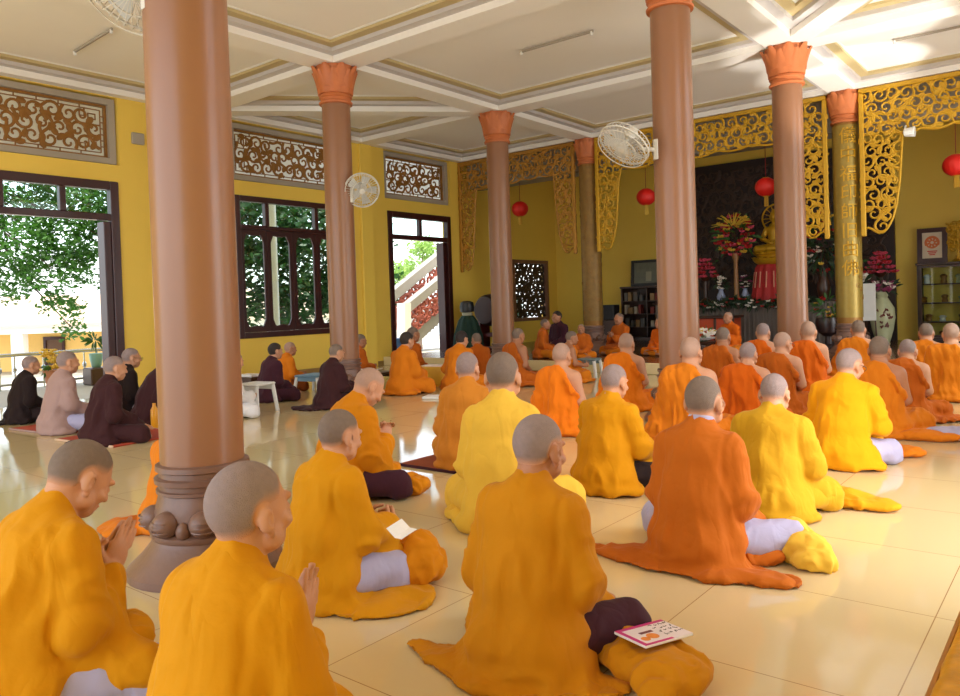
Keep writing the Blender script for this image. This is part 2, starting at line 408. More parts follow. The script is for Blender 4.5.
def build_person(sp):
    w = sp['w']; lvl = 0 if w < 4 else (1 if w < 7.6 else 2)
    vr = (.0105,.0135,.019)[lvl]; vc = (.016,.019,.024)[lvl]; vf = (.0055,.008,.0115)[lvl]
    ph = sp.get('lean', .1); hp = sp.get('hp', 0.); hy = math.radians(sp.get('hy', 0)); wide = sp.get('wide', 1.); seed = sp.get('seed', 0)
    def T(p):
        x, y, z = p; u = min(max((z-.12)/.4, 0), 1); a = ph*u; dz = z-.12
        return np.array([x*(wide if z < .6 else 1), y*math.cos(a)+dz*math.sin(a), .12+dz*math.cos(a)-y*math.sin(a)])
    R = rotm(ph*.5+hp, hy, sp.get('hr', 0.))
    nt = T((0,-.012,.640)); hc = nt+R@np.array([0,.022,.085])
    hw = lambda p: hc+R@np.array(p, float)
    # ---- arms
    mode = sp.get('arms', 'lap'); hands = []
    E = {}; W = {}
    for s in (-1, 1):
        sh = T((s*.146,-.03,.520))
        if mode == 'lap': e = T((s*.198,.005,.305)); wr = np.array([s*.075,.235,.185])
        elif mode == 'anjali': e = T((s*.200,.045,.300)); wr = T((s*.026,.205+sp.get('hyy',0),.405+sp.get('hz',0)))
        elif mode == 'fold': e = T((s*.205,.05,.305)); wr = T((s*.05,.235,.375))
        else: e = T((s*.198,.06,.31)); wr = T((s*.11,.27,.27))
        E[s] = (sh, e); W[s] = wr
    # ---- body
    iv = [(hc[0]-.115, hc[0]+.115)]; ivy = [(hc[1]-.13, hc[1]+.14), (.18,.42)]; ivz = [(hc[2]-.13, .95), (min(W[1][2],W[-1][2])-.05, max(W[1][2],W[-1][2])+(.2 if mode=='anjali' else .08))]
    if lvl == 2: ivy = ivy[:1]; ivz = ivz[:1]
    F = Field(fineaxis(-.46,.46,vc,vf,iv), fineaxis(-.30,max(.52,hc[1]+.17),vc,vf,ivy), fineaxis(-.03,hc[2]+.17,vc,vf,ivz))
    bare = sp['robe'] == 'bare'; fat = 1. if bare else .9
    F.cone(T((0,-.02,.12)), T((0,-.035,.27)), .150*fat, .130*fat, k=.05, sc=(1,.74,1))
    F.cone(T((0,-.035,.27)), T((0,-.03,.44)), .135*fat, .160*fat, k=.05, sc=(1,.68,1))
    F.ell(T((0,-.035,.505)), (.150*fat,.078,.075), k=.05)
    for s in (-1,1): F.cone(T((0,-.034,.575)), T((s*.140,-.032,.518)), .056*fat, .058*fat, k=.045)
    F.cone(T((0,-.035,.575)), T((0,-.012,.665)), .060, .050, k=.03)
    for s in (-1, 1):
        sh, e = E[s]; wr = W[s]
        F.cone(sh, e, .056*fat, .043*fat, k=.035); F.cone(e, wr, .043*fat, .028, k=.02)
        d = unit(wr-e)
        if mode == 'anjali': hand(F, wr+np.array([-s*.008,0,0]), R0(ph)@np.array([0,.38,.92]), (0,-.92,.38), (-s,0,0), .05)
        elif mode == 'lap': hand(F, wr, unit((-s*.75,.5,-.25)), (-s*.2,.6,.7), (-s*.3,-.2,-.9), .35)
        elif mode == 'fold': hand(F, wr, unit((-s*.5,.25,.8)), (0,-.9,.3), (-s,.1,-.2), .5)
        else: hand(F, wr, unit((-s*.45,.85,.15)), (-s*.3,.1,.9), (-s*.8,-.4,.3), .45)
        kn = np.array([s*.29*sp.get('kx',1),.21,.10]); an = np.array([-s*.10,.30,.055])
        F.cone((s*.10,.0,.11), kn, .078*fat, .056, k=.03); F.cone(kn, an, .052, .036, k=.02)
        F.ell((-s*.17,.31,.045), (.085,.040,.032), k=.02)
    # head
    eR = R
    F.ell(hw((0,-.014,.018)), (.0765,.098,.094), k=.02, R=eR)
    F.ell(hw((0,.030,-.030)), (.0635,.066,.084), k=.02, R=eR)
    F.ell(hw((0,.052,-.088)), (.040,.040,.028), k=.025, R=eR)
    F.cone(hw((-.05,.02,-.07)), hw((.05,.02,-.07)), .030, .030, k=.02)
    F.cone(nt+np.array([0,-.008,-.02]), hw((0,-.018,-.04)), .050, .050, k=.02)
    F.cone(hw((-.038,.086,.018)), hw((.038,.086,.018)), .010, .010, k=.012)
    for s in (-1, 1):
        F.ell(hw((s*.031,.102,-.008)), (.017,.013,.011), k=.010, R=eR, op='s')
        F.ell(hw((s*.031,.083,-.010)), (.013,.012,.0115), k=.004, R=eR)
        F.ell(hw((s*.046,.066,-.036)), (.022,.020,.018), k=.016, R=eR)
        er = R@rotm(0,-s*.55)
        F.ell(hw((s*.083,-.014,-.018)), (.0105,.021,.032), k=.008, R=er)
        F.ell(hw((s*.094,-.004,-.014)), (.006,.011,.019), k=.004, R=er, op='s')
        F.ell(hw((s*.078,.000,-.050)), (.009,.011,.013), k=.006, R=er)
    F.cone(hw((0,.093,.004)), hw((0,.112,-.032)), .0080, .0112, k=.009)
    for s in (-1,1): F.ell(hw((s*.012,.106,-.036)), (.009,.010,.008), k=.006, R=eR)
    F.ell(hw((0,.094,-.062)), (.023,.011,.0065), k=.004, R=eR)
    F.ell(hw((0,.091,-.073)), (.019,.011,.007), k=.004, R=eR)
    F.clipz()
    V, Fc = F.mesh()
    top = hw((0,-.016,.112)); top[2] = max(top[2], V[:,2].max())
    # ---- place
    zb = sp.get('zb', 0.); P = atd(sp['hx'], sp['hy0'], w)
    s = (P.z-zb)/top[2]; hd = math.radians(sp.get('hd', 0)); sp['scale'] = s
    off = Matrix.Rotation(hd,3,'Z') @ Vector((top[0]*s, top[1]*s, 0))
    root = thing('person', sp['label'], 'person', (P.x-off.x, P.y-off.y, zb), hd, sp.get('group'))
    skin = SKIN_D if sp.get('tan') else SKIN
    body = npmesh('body', V*s, Fc, skin, root)
    # ---- hair: the shaved scalp
    L = (V-hc)@R
    line = np.interp(L[:,1], [-.12,-.07,-.035,-.015,.015,.035,.06,.09], [-.062,-.060,-.048,.018,.020,.026,.064,.080])
    hv = np.minimum(L[:,2]-line, (.150-np.linalg.norm(L, axis=1)))
    ear = np.sqrt(((np.abs(L[:,0])-.083)/.020)**2+((L[:,1]+.016)/.034)**2+((L[:,2]+.018)/.046)**2)
    hv = np.minimum(hv, np.where(np.abs(L[:,0]) > .06, (ear-1)*.09, 1))
    fm = (hv[Fc] > -.012).any(1) & (np.linalg.norm(L, axis=1) < .16)[Fc].all(1)
    idx = np.unique(Fc[fm]); re = np.full(len(V), -1); re[idx] = np.arange(len(idx))
    N = vnormals(V, Fc)
    th = .006 if sp.get('hair') == 'k' else .0020
    hair = {'g':HAIR_G,'d':HAIR_D,'s':HAIR_S,'k':HAIR_K}[sp.get('hair','g')]
    ho = npmesh('hair', (V[idx]+N[idx]*np.clip(hv[idx]*.35,-.0035,th)[:,None])*s, re[Fc[fm]], hair, root)
    at = ho.data.attributes.new('stubble_amount','FLOAT','POINT'); at.data.foreach_set('value', np.clip(hv[idx]/.028,0,1).astype(np.float32))
    # ---- robe
    G = Field(np.arange(-.66,.66,vr), np.arange(-.56,.62,vr), np.arange(-.03,.72,vr))
    hem = sp.get('hem', 1.)
    if not bare:
        G.cone(T((0,-.03,.10)), T((0,-.04,.27)), .192, .166, k=.05, sc=(1,.82,1))
        G.cone(T((0,-.04,.27)), T((0,-.037,.44)), .166, .160, k=.05, sc=(1,.76,1))
        G.ell(T((0,-.042,.50)), (.160,.100,.080), k=.05)
        for q in (-1, 1): G.cone(T((0,-.040,.572)), T((q*.134,-.034,.512)), .066, .070, k=.04)
        G.cone(T((0,-.042,.570)), T((0,-.022,.622)), .078, .061, k=.025)
        G.ell((0,-.05,.10), (.225*wide,.180,.125), k=.06)
        G.ell((0,-.055,.03), (.265*wide*hem,.175*hem,.045), k=.05)
        for q in (-1, 1):
            sh, e = E[q]; wr = W[q]
            ee = e+np.array([q*.004,-.008,-.015])
            G.cone(sh, ee, .065, .070, k=.035); wq = e+(wr-e)*(.80 if mode != 'anjali' else .74)
            G.cone(ee, wq, .071, .066 if mode != 'lap' else .064, k=.025)
            G.ell(ee+(wq-ee)*.75+np.array([0,0,-.045]), (.052,.075,.060), k=.035)
            if mode not in ('lap','book'): G.ell(e+np.array([-q*.02,.06,-.08]), (.060,.085,.08), k=.04)
        if sp.get('lap', True): G.ell((0,.19,.155), (.21,.17,.055), k=.04)
        if sp.get('lapover'):
            for q in (-1,1): G.cone((q*.12,.06,.14), (q*.265,.20,.115), .098, .086, k=.04)
    else:
        B = Field(*G.ax)
        B.cone(T((0,-.025,.12)), T((0,-.04,.27)), .180, .158, k=.05, sc=(1,.76,1))
        B.cone(T((0,-.04,.27)), T((0,-.035,.45)), .160, .172, k=.05, sc=(1,.68,1))
        B.ell(T((0,-.037,.51)), (.168,.092,.080), k=.05)
        B.cone(T((-.145,-.034,.514)), T((.0,-.034,.562)), .072, .070, k=.05)
        X, Y, Z = G.ax
        p0 = T((.055,0,.60)); p1 = T((.20,0,.34))
        n = unit((p0[2]-p1[2], 0, p1[0]-p0[0]))
        pl = ((X-p0[0])*n[0])[:,None,None] + (0*Y)[None,:,None] + ((Z-p0[2])*n[2])[None,None,:]
        pl = pl - .05*np.sin(np.clip((Y+.1)*6,-1,1))[None,:,None]*0
        G.D = smax(B.D, pl.astype(np.float32), .02)
        # rolled edge of the cloth from the left shoulder to the right armpit, front and back
        for sy in (-1, 1):
            pts = [T((.05,sy*.075-.03,.592)), T((.115,sy*.105-.035,.50)), T((.17,sy*.085-.035,.40)), T((.185,-.03,.34))]
            for a, b in zip(pts, pts[1:]): G.cone(a, b, .020, .020, k=.02)
        sh, e = E[-1]; wr = W[-1]
        G.cone(sh, e+np.array([-.01,-.005,-.02]), .080, .094, k=.05); G.cone(e, e+(wr-e)*.85, .092, .075, k=.03)
        G.cone(e+np.array([0,0,-.03]), (-.27,.0,.08), .085, .11, k=.06)
        G.ell((0,-.04,.09), (.235*wide,.180,.115), k=.06)
        G.ell((0,-.05,.03), (.30*wide*hem,.22*hem,.045), k=.05)
        for q in (-1, 1):
            G.cone((q*.11,.02,.11), (q*.28,.20,.10), .105, .088, k=.05); G.cone((q*.28,.20,.095), (-q*.06,.30,.07), .088, .075, k=.05)
        G.ell((0,.16,.13), (.24,.18,.07), k=.05); G.ell((.05,.16,.025), (.38*hem,.27,.045), k=.04)
    for tl in sp.get('tail', ()):
        if len(tl) == 2: G.ell(tl[0], tl[1], k=.03)
        else: G.cone(*tl, k=.02, sc=(1,1,.15))
    G.clipz()
    V2, F2 = G.mesh()
    N2 = vnormals(V2, F2)
    x, y, z = V2.T; so = seed*7.3
    wv = noise3(V2*4+so, seed)*.35
    tf = 1-np.abs(noise3(np.stack([x*7+wv+so, y*7+wv, z*1.7+x*(3.5 if bare else .8)],1), seed+1))*1.9
    tf2 = 1-np.abs(noise3(np.stack([x*15+so, y*15+wv*3, z*4.5+x*3],1), seed+2))*1.9
    sf = 1-np.abs(noise3(np.stack([x*7+so, y*9, z*17-np.abs(x)*14+y*8],1), seed+3))*1.9
    ff = 1-np.abs(noise3(np.stack([x*8+so+y*3, y*8, z*9],1), seed+4))*1.9
    arm = sstep(.17,.25,np.abs(x))*sstep(.17,.24,z)
    if bare: arm = arm*(x < 0)
    lowA = np.interp(z, [0,.1,.3,.5,.6], [.020,.022,.018,.012,.006])*(1.6 if bare else 1.15)
    flr = 1-sstep(.05,.12,z)
    disp = (1-arm)*(1-flr)*lowA*(tf*.75+tf2*.6-.45) + arm*.015*(sf-.15) + flr*.022*(ff-.35)
    if not bare: disp -= .007*np.exp(-((np.abs(x)-.155*wide)/.011)**2)*sstep(.30,.36,z)*(y < .03)+.004*np.exp(-(x/.007)**2)*sstep(.12,.2,z)*(y < 0)
    disp = np.maximum(disp, -.010)
    V2 = V2+N2*disp[:,None]; V2[:,2] = np.maximum(V2[:,2], .002)
    npmesh('robe', V2*s, F2, CLP[sp['col']] if bare else CL[sp['col']], root)
    if not bare:
        G = Field(np.arange(-.52,.52,vr), np.arange(-.12,.50,vr), np.arange(-.03,.28,vr))
        for q in (-1, 1):
            kn = np.array([q*.285*sp.get('kx',1),.215,.10]); an = np.array([-q*.04,.31,.06])
            G.cone((q*.12,.0,.115), kn, .094, .072, k=.03); G.cone(kn, an, .070, .052, k=.03)
            G.ell((q*.28*sp.get('kx',1),.22,.05), (.08,.075,.05), k=.03)
        G.clipz(); V3, F3 = G.mesh(); N3 = vnormals(V3, F3)
        f3 = 1-np.abs(noise3(np.stack([V3[:,0]*20+so, V3[:,1]*8, V3[:,2]*14],1), seed+5))*1.8
        V3 = V3+N3*(f3*.006)[:,None]; V3[:,2] = np.maximum(V3[:,2], .0025)
        npmesh('trousers', V3*s, F3, CL[sp.get('tr','lilac')], root)
    if sp.get('collar'):
        G = Field(np.arange(-.14,.14,.008), np.arange(nt[1]-.16,nt[1]+.14,.008), np.arange(nt[2]-.1,nt[2]+.04,.008))
        G.cone(T((0,-.034,.59)), T((0,-.020,.622)), .071, .065, k=.01); G.clipz()
        V4, F4 = G.mesh(); npmesh('undershirt_collar', V4*s, F4, CL['lilac'], root)
    if sp.get('glasses'):
        mb = MB()
        for q in (-1, 1):
            pts = [tuple(s*hw((q*.033+.021*math.cos(a), .112, -.008+.017*math.sin(a)))) for a in np.linspace(0,2*PI,17)]
            mb.tube(pts, .0018*s, 5)
            mb.tube([tuple(s*hw((q*.054,.111,-.004))), tuple(s*hw((q*.080,.07,-.002))), tuple(s*hw((q*.086,-.005,0)))], .0018*s, 5)
        mb.tube([tuple(s*hw((-.012,.113,-.004))), tuple(s*hw((.012,.113,-.004)))], .0018*s, 5)
        g = mb.obj('eyeglasses', mat('spectacle_frame',(40,34,34),rough=.3), root)
    return root, T, s
def R0(a): return rotm(a, 0)

def bundle(name, label, cat, px, py, size, col, seed, rz=0., vox=None, group=None, blobs=None, amp=.016, z=0.):
    """a crumpled or folded cloth lying on the floor; px,py is the middle of its footprint"""
    P = onz(px, py, z); w = (P-O).dot(AF)
    v = vox or (.008 if w < 4 else .012)
    sx, sy, sz = size
    G = Field(np.arange(-sx*1.5-.05,sx*1.5+.05,v), np.arange(-sy*1.5-.05,sy*1.5+.05,v), np.arange(-.03,sz*1.5+.06,v))
    rnd = random.Random(seed)
    for c, r in (blobs or [((0,0,.45),(1,1,.55))]+[((rnd.uniform(-.45,.45),rnd.uniform(-.45,.45),rnd.uniform(.3,.75)),(rnd.uniform(.35,.6),rnd.uniform(.35,.6),rnd.uniform(.22,.34))) for _ in range(6)]):
        G.ell((c[0]*sx,c[1]*sy,c[2]*sz), (r[0]*sx,r[1]*sy,r[2]*sz), k=.018)
    G.clipz(); V, F = G.mesh(); N = vnormals(V, F)
    f1 = 1-np.abs(noise3(V*np.array([11,11,16])+noise3(V*5,seed)[:,None]*2+seed*3.1, seed+1))*2
    f2 = 1-np.abs(noise3(V*26+seed*1.7, seed+2))*2
    V = V+N*(amp*(f1*.8+f2*.3-.3))[:,None]; V[:,2] = np.maximum(V[:,2], .002)
    root = thing(name, label, cat, tuple(P), rz, group)
    npmesh('cloth', V, F, CL[col], root)
    return root
PEOPLE = [
 # close rows
 dict(hx=96,hy0=437,w=2.6,col='amber',tr='lilac',robe='long',arms='anjali',lean=.25,hp=.50,hd=2,lapover=1,hair='d',label='person in amber robe with bowed head, hands pressed together below the chin'),
 dict(hx=243,hy0=462,w=1.90,col='amber',tr='lilac',robe='long',arms='anjali',lean=.14,hp=-.05,hd=9,hy=-10,wide=.82,hz=-.03,hyy=.01,hair='g',label='person in amber robe with upright grey shaved head, hiding the carved column base'),
 dict(hx=340,hy0=409,w=3.35,col='amber',tr='lilac',robe='long',arms='book',lean=.12,hp=.12,hd=-4,hair='d',wide=.88,kx=.66,tail=[((.10,.10,.012),(.36,.27,.02))],label='person in amber robe and lilac trousers holding a small white booklet'),
 dict(hx=539,hy0=414,w=2.70,col='ochre',tr='plum',robe='long',arms='lap',lean=.12,hp=.12,hd=4,hy=-10,wide=.92,kx=.92,hair='g',tan=1,tail=[((-.12,-.13,.012),(-.44,-.10,.010),.15,.02),((.04,-.13,.012),(.30,-.07,.012),.15,.07)],label='person in ochre robe and dark plum trousers, magazine-topped bundle at the knee'),
 dict(hx=377,hy0=367,w=5.15,col='deepamber',tr='plum',robe='long',arms='fold',lean=.26,hp=.55,hd=-16,hair='s',label='person in orange-amber robe bowing deeply with hands at the chest, plum knee showing'),
 dict(hx=502,hy0=352,w=4.3,col='yellowpale',tr='yellowpale',robe='long',arms='lap',lean=.08,hp=.05,hd=20,hair='d',lapover=1,wide=.82,label='person in pale yellow robe, seen squarely from behind, the only pale robe'),
 dict(hx=467,hy0=352,w=5.85,col='tan',tr='tan',robe='long',arms='lap',lean=.06,hp=.05,hd=16,lapover=1,wide=.93,hair='g',label='person in tan orange robe sitting tall next to the pale yellow robe'),
 dict(hx=615,hy0=364,w=5.05,col='amber',tr='black',robe='long',arms='book',lean=.14,hp=.16,hd=-10,hair='g',wide=1.06,tail=[((-.20,-.12,.014),(.24,.16,.024))],label='person in amber robe with black trousers, amber cloth spread behind the seat'),
 dict(hx=703,hy0=376,w=3.65,col='rust',tr='lilac',robe='long',arms='lap',lean=.10,hp=.06,hd=-6,hair='d',collar=1,wide=.92,kx=1.15,tail=[((-.14,-.13,.012),(-.52,-.17,.010),.17,.03),((.12,-.13,.014),(.40,-.10,.012),.16,.08)],label='person in rust-orange robe with lilac collar and lilac trousers on a spread rust cloth'),
 dict(hx=775,hy0=373,w=4.45,col='lemon',tr='lemon',robe='long',arms='book',lean=.22,hp=.26,hd=0,hair='g',lapover=1,wide=1.08,label='person in lemon yellow robe bending forward beside a strapped brown bundle'),
 dict(hx=851,hy0=348,w=5.55,col='bright',tr='lilac',robe='long',arms='book',lean=.22,hp=.18,hd=-8,hy=-22,hair='g',wide=1.08,kx=.88,glasses=1,label='person in bright golden-yellow robe wearing glasses, lilac knee showing'),
 # one-shouldered robes
 dict(hx=561,hy0=343,w=7.2,col='saffron',robe='bare',arms='lap',lean=.05,hd=4,hair='s',label='person in bright orange robe with one bare shoulder, behind the pale yellow and amber robes'),
 dict(hx=626,hy0=333,w=8.6,col='saffron',robe='bare',arms='lap',lean=.04,hd=8,hair='s',label='person in bright orange robe with bare arm, sitting before the pale step'),
 dict(hx=690,hy0=337,w=6.5,col='orange',robe='bare',arms='fold',lean=.06,hd=4,hair='s',label='person in ochre-orange pleated robe, neck and shoulder bare, at the foot of a brown column'),
 dict(hx=748,hy0=342,w=7.2,col='redorange',robe='bare',arms='lap',lean=.14,hp=.1,hd=0,hair='g',wide=1.1,label='person in red-orange robe with rounded back, just beyond the lemon yellow robe'),
 dict(hx=723,hy0=327,w=9.4,col='darkorange',robe='bare',arms='lap',lean=.1,hp=.1,hd=0,hair='d',tan=1,label='person in dark orange robe sitting in front of the dish of flowers'),
 dict(hx=763,hy0=323,w=10.1,wide=.92,col='redorange',robe='bare',arms='lap',lean=.12,hp=.1,hd=0,hair='g',label='person in orange robe, small and half hidden, before the plain grey altar front'),
 dict(hx=783,hy0=332,w=8.0,col='darkorange',robe='bare',arms='lap',lean=.12,hp=.12,hd=-6,hy=-20,hair='s',glasses=1,wide=1.08,label='person in dark rust robe wearing glasses, bare arm, before the slim brown column'),
 dict(hx=808,hy0=321,w=9.15,wide=.94,col='redorange',robe='bare',arms='lap',lean=.03,hd=4,hair='s',label='person in red-orange robe with bare arm sitting upright against the slim brown column'),
 dict(hx=858,hy0=320,w=9.9,col='orange',robe='bare',arms='lap',lean=.06,hp=.05,hd=4,hair='d',label='person in orange robe with sunlit bare shoulder, before the inscribed golden column'),
 dict(hx=879,hy0=336,w=6.6,col='orange',robe='bare',arms='lap',lean=.08,hd=-4,hair='d',tan=1,tail=[((.34,.02,.02),(.30,.20,.035))],label='tan person in orange robe, bare shoulder, next to the bright golden-yellow robe'),
 dict(hx=908,hy0=339,w=7.4,col='darkorange',robe='bare',arms='lap',lean=.28,hp=.2,hd=-6,hair='g',hem=1.15,label='person in dusky orange robe leaning forward, bare arm hanging, beside the tan person'),
 dict(hx=926,hy0=323,w=9.4,col='orange',robe='bare',arms='lap',lean=.10,hd=-2,hair='d',label='person in orange robe with bare arm in front of the glass cabinet, darker head'),
 dict(hx=951,hy0=323,w=8.5,col='orange',robe='bare',arms='lap',lean=.06,hd=-4,hair='s',label='person in sunlit orange robe with pale glowing head before the glass cabinet'),
 # beside the garden wall
 dict(hx=31,hy0=356,w=9.2,col='black',tr='black',robe='long',arms='lap',lean=.14,hp=.08,hd=0,hair='g',tail=[((-.12,-.22,.012),(.2,.16,.02))],label='person in black robe with shaved head, dark hem trailing, in the bright open doorway'),
 dict(hx=67,hy0=351,w=8.3,col='mauve',tr='lilac',robe='long',arms='lap',lean=.10,hp=.04,hd=0,hair='g',label='person in mauve-grey robe and lilac trousers in the bright open doorway'),
 dict(hx=115,hy0=356,w=7.5,col='maroon',tr='maroon',robe='long',arms='lap',lean=.16,hp=.08,hd=-4,hair='g',tail=[((-.12,-.18,.012),(.2,.16,.02))],label='person in dark maroon robe on a white-edged mat, next to the mauve robe'),
 dict(hx=131,hy0=348,w=9.2,col='black',tr='grey',robe='long',arms='lap',lean=.12,hp=.05,hd=-6,hair='g',glasses=1,label='person in black robe, grey trousers and glasses by the door jamb'),
 dict(hx=172,hy0=352,w=8.8,col='maroon',tr='maroon',robe='long',arms='lap',lean=.3,hp=.3,hd=-10,hair='d',label='person in dark robe mostly hidden behind the thick column, only a back edge showing'),
 dict(hx=275,hy0=343,w=10.5,col='plum',tr='plum',robe='long',arms='lap',lean=.14,hp=.04,hd=-4,hair='k',label='dark-haired person in plum robe sitting under the panelled window'),
 dict(hx=290,hy0=342,w=11.8,col='orange',tr='browncloth',robe='long',arms='book',lean=.20,hd=-8,hair='s',tan=1,label='person in orange robe at the blue low table under the panelled window'),
 dict(hx=337,hy0=344,w=9.6,col='maroon',tr='maroon',robe='long',arms='book',lean=.14,hp=.16,hd=-4,hair='d',tail=[((-.2,-.24,.012),(.3,.18,.02))],label='person in dark maroon robe with trailing hem reading an open white book'),
 dict(hx=361,hy0=334,w=12.6,col='darkorange',tr='browncloth',robe='long',arms='book',lean=.18,hp=.12,hd=-8,hair='d',tan=1,label='person in orange robe against the yellow wall beyond the fan column'),
 dict(hx=407,hy0=332,w=10.9,col='orange',tr='orange',robe='long',arms='book',lean=.14,hp=.1,hd=0,hair='k',lapover=1,hem=1.2,label='person in wide orange robe by the yellow-draped low table, white book at the knee'),
 dict(hx=413,hy0=327,w=12.6,col='darkorange',tr='orange',robe='long',arms='lap',lean=.1,hp=.05,hd=-6,hair='d',tan=1,label='person in orange robe half hidden, in front of the stair doorway'),
 dict(hx=462,hy0=331,w=11.2,col='orange',tr='orange',robe='long',arms='lap',lean=.16,hp=.12,hd=6,hair='k',lapover=1,wide=1.1,label='person in orange robe just beyond the tan orange robe, dark short hair'),
 dict(hx=476,hy0=333,w=12.2,col='darkorange',tr='orange',robe='long',arms='fold',lean=.1,hp=.1,hd=70,hair='d',tan=1,label='person in orange robe turned sideways beside the green draped stand'),
 dict(hx=518,hy0=328,w=11.5,col='darkorange',robe='bare',arms='lap',lean=.12,hp=.05,hd=-8,hair='d',tan=1,label='person in dark orange robe beside the plain column, below the lattice window'),
 dict(hx=572,hy0=331,w=11.8,col='orange',robe='bare',arms='book',lean=.16,hp=.1,hd=-35,hair='d',tan=1,label='person in orange robe facing sideways towards a small blue-grey stool'),
 dict(hx=236,hy0=352,w=9.0,col='white',tr='white',robe='long',arms='book',lean=.2,hp=.15,hd=-6,hair='g',label='person in white clothing behind the thick column, white stool at the knee'),
 dict(hx=181,hy0=404,w=4.45,col='orange',tr='orange',robe='long',arms='anjali',lean=.06,hp=.1,hd=2,hair='d',tail=[((-.28,-.20,.02),(.22,.20,.035))],label='person in orange robe hidden by the thick column, hem trailing past its base'),
 # on the altar platform
 dict(hx=545,hy0=319,w=14.4,zb=PLZ,col='darkorange',tr='orange',robe='long',arms='lap',lean=.1,hd=-60,hair='d',tan=1,label='person in dim orange robe on the platform below the lattice window'),
 dict(hx=557,hy0=311,w=15.2,zb=PLZ,col='plum',tr='black',robe='long',arms='lap',lean=.05,hd=170,hair='k',tan=1,label='person in dark plum clothing on the platform, facing the hall'),
 dict(hx=581,hy0=324,w=14.0,zb=PLZ,col='darkorange',tr='orange',robe='long',arms='lap',lean=.1,hd=-150,hair='d',tan=1,label='person in dim orange robe on the platform at the base of the carved golden column'),
 dict(hx=619,hy0=313,w=14.6,zb=PLZ,col='darkorange',tr='orange',robe='long',arms='fold',lean=.04,hd=165,hair='d',tan=1,label='person in dim orange robe on the platform facing the hall beside the black speaker'),
 dict(hx=659,hy0=318,w=14.2,zb=PLZ,col='redorange',tr='orange',robe='long',arms='lap',lean=.04,hd=170,hair='d',tan=1,label='person in red-orange robe on the platform, mostly behind a brown column near the bookcase'),
 dict(hx=728,hy0=312,w=14.0,zb=PLZ,col='redorange',tr='orange',robe='long',arms='fold',lean=.1,hd=160,hair='s',tan=1,label='person in red-orange robe facing the hall beside the red altar table'),
]
def make_people(sel=None):
    out = []
    for i, sp in enumerate(PEOPLE):
        if sel is not None and i not in sel: continue
        sp['seed'] = i+3
        P = atd(sp['hx'], sp['hy0'], sp['w'])
        sp['hd'] = sp.get('hd', 0)+math.degrees(math.atan2(P.x+5.78, max(6, 17-P.y)))*.25
        sp.setdefault('group', None)
        out.append(build_person(sp))
        print('person', i, [round(v, 2) for v in out[-1][0].location], 'scale', round(sp['scale'], 3))
    return out
# ------------------------------------------------------------------ setting
YEL = mat('yellow_wall_paint', (238,202,84), rough=.55, var=.04, vscale=2, bump=.05, bscale=60)
CRM = mat('cream_plaster', (248,243,236), rough=.6, var=.02, vscale=2)
GRYP = mat('grey_plaster', (168,158,144), rough=.65, var=.05, vscale=4)
LAV = mat('shade_grey_tray_step', (206,200,198), rough=.6, var=.03)  # shade of the upright tray faces put into the step colour as grey
TANP = mat('tan_tray_step', (196,176,128), rough=.6, var=.04)
REDW = mat('dark_red_wood', (56,16,17), rough=.36, var=.25, vscale=7, stretch=(1,1,.2), coat=.08)
GOLD = mat('gold_paint', (206,158,32), rough=.42, metal=.25, var=.18, vscale=12)
GOLDD = mat('old_gold', (150,104,40), rough=.45, metal=.3, var=.25, vscale=14)
BRNG = mat('brown_gilt_carving', (146,98,34), rough=.5, metal=.2, var=.3, vscale=12)
COLP = mat('brown_column_paint', (146,101,72), rough=.34, spec=.5, var=.08, vscale=1.5, coat=.08)
BASEP = mat('stone_brown_base', (122,90,76), rough=.4, var=.14, vscale=9, bump=.15, bscale=40)
TERR = mat('terracotta_capital', (198,112,62), rough=.5, var=.10, vscale=9)
GLASS = glass_mat()
WHITE = mat('white_paint', (238,236,230), rough=.45, var=.02)
fm_ = floor_mat()

fl = MB().box((XW-.12, YN, -.12), (XR+.12, YB+.2, 0)).obj('floor', fm_); struct(fl)
# platform before the altar
pf = MB().box((XW+.001, PLY, 0.001), (XR-.001, YB, PLZ)).obj('floor_platform', mat('dark_platform_tile',(96,66,48),rough=.2,var=.15,vscale=3)); struct(pf)
rs = MB().bbox((XW+.002, PLY-.05, .001), (XR-.002, PLY-.001, PLZ+.006), .01).obj('trim_1', mat('pale_step_tile',(226,206,158),rough=.2,var=.05)); struct(rs)

# --- side walls with their openings: (y0, y1, z0, z1)
OPN = [(3.36,5.84,0,3.297),(7.90,10.38,.754,3.297),(11.64,13.69,0,3.297)]
TRS = [(3.36,5.887),(7.86,10.42),(11.59,13.74)]       # transom recess extents
TZ0, TZ1 = 3.56, 4.60
LAT = (16.1,17.75,.74,2.36)                          # lattice window beside the altar
def side_wall(name, xa, xb):
    mb = MB()
    cuts = [(a,b,z0,z1) for a,b,z0,z1 in OPN]+[(a,b,TZ0,TZ1) for a,b in TRS]+[LAT]
    ys = sorted({YN, YB}|{c[0] for c in cuts}|{c[1] for c in cuts}); zs = sorted({0,5.0}|{c[2] for c in cuts}|{c[3] for c in cuts})
    for y0, y1 in zip(ys, ys[1:]):
        run = None
        for z0, z1 in zip(zs, zs[1:]):
            ym, zm = (y0+y1)/2, (z0+z1)/2
            hole = any(c[0]<ym<c[1] and c[2]<zm<c[3] for c in cuts)
            if not hole: run = [run[0] if run else z0, z1]
            if (hole or z1 == zs[-1]) and run: mb.box((xa,y0,run[0]),(xb,y1,run[1])); run = None
    return struct(mb.obj(name, YEL))
side_wall('wall_left', XW-.24, XW)
side_wall('wall_right', XR, XR+.24)
bw = MB().box((XW-.24, YB, 0), (XR+.24, YB+.2, 5.0)).obj('wall_back', YEL); struct(bw)
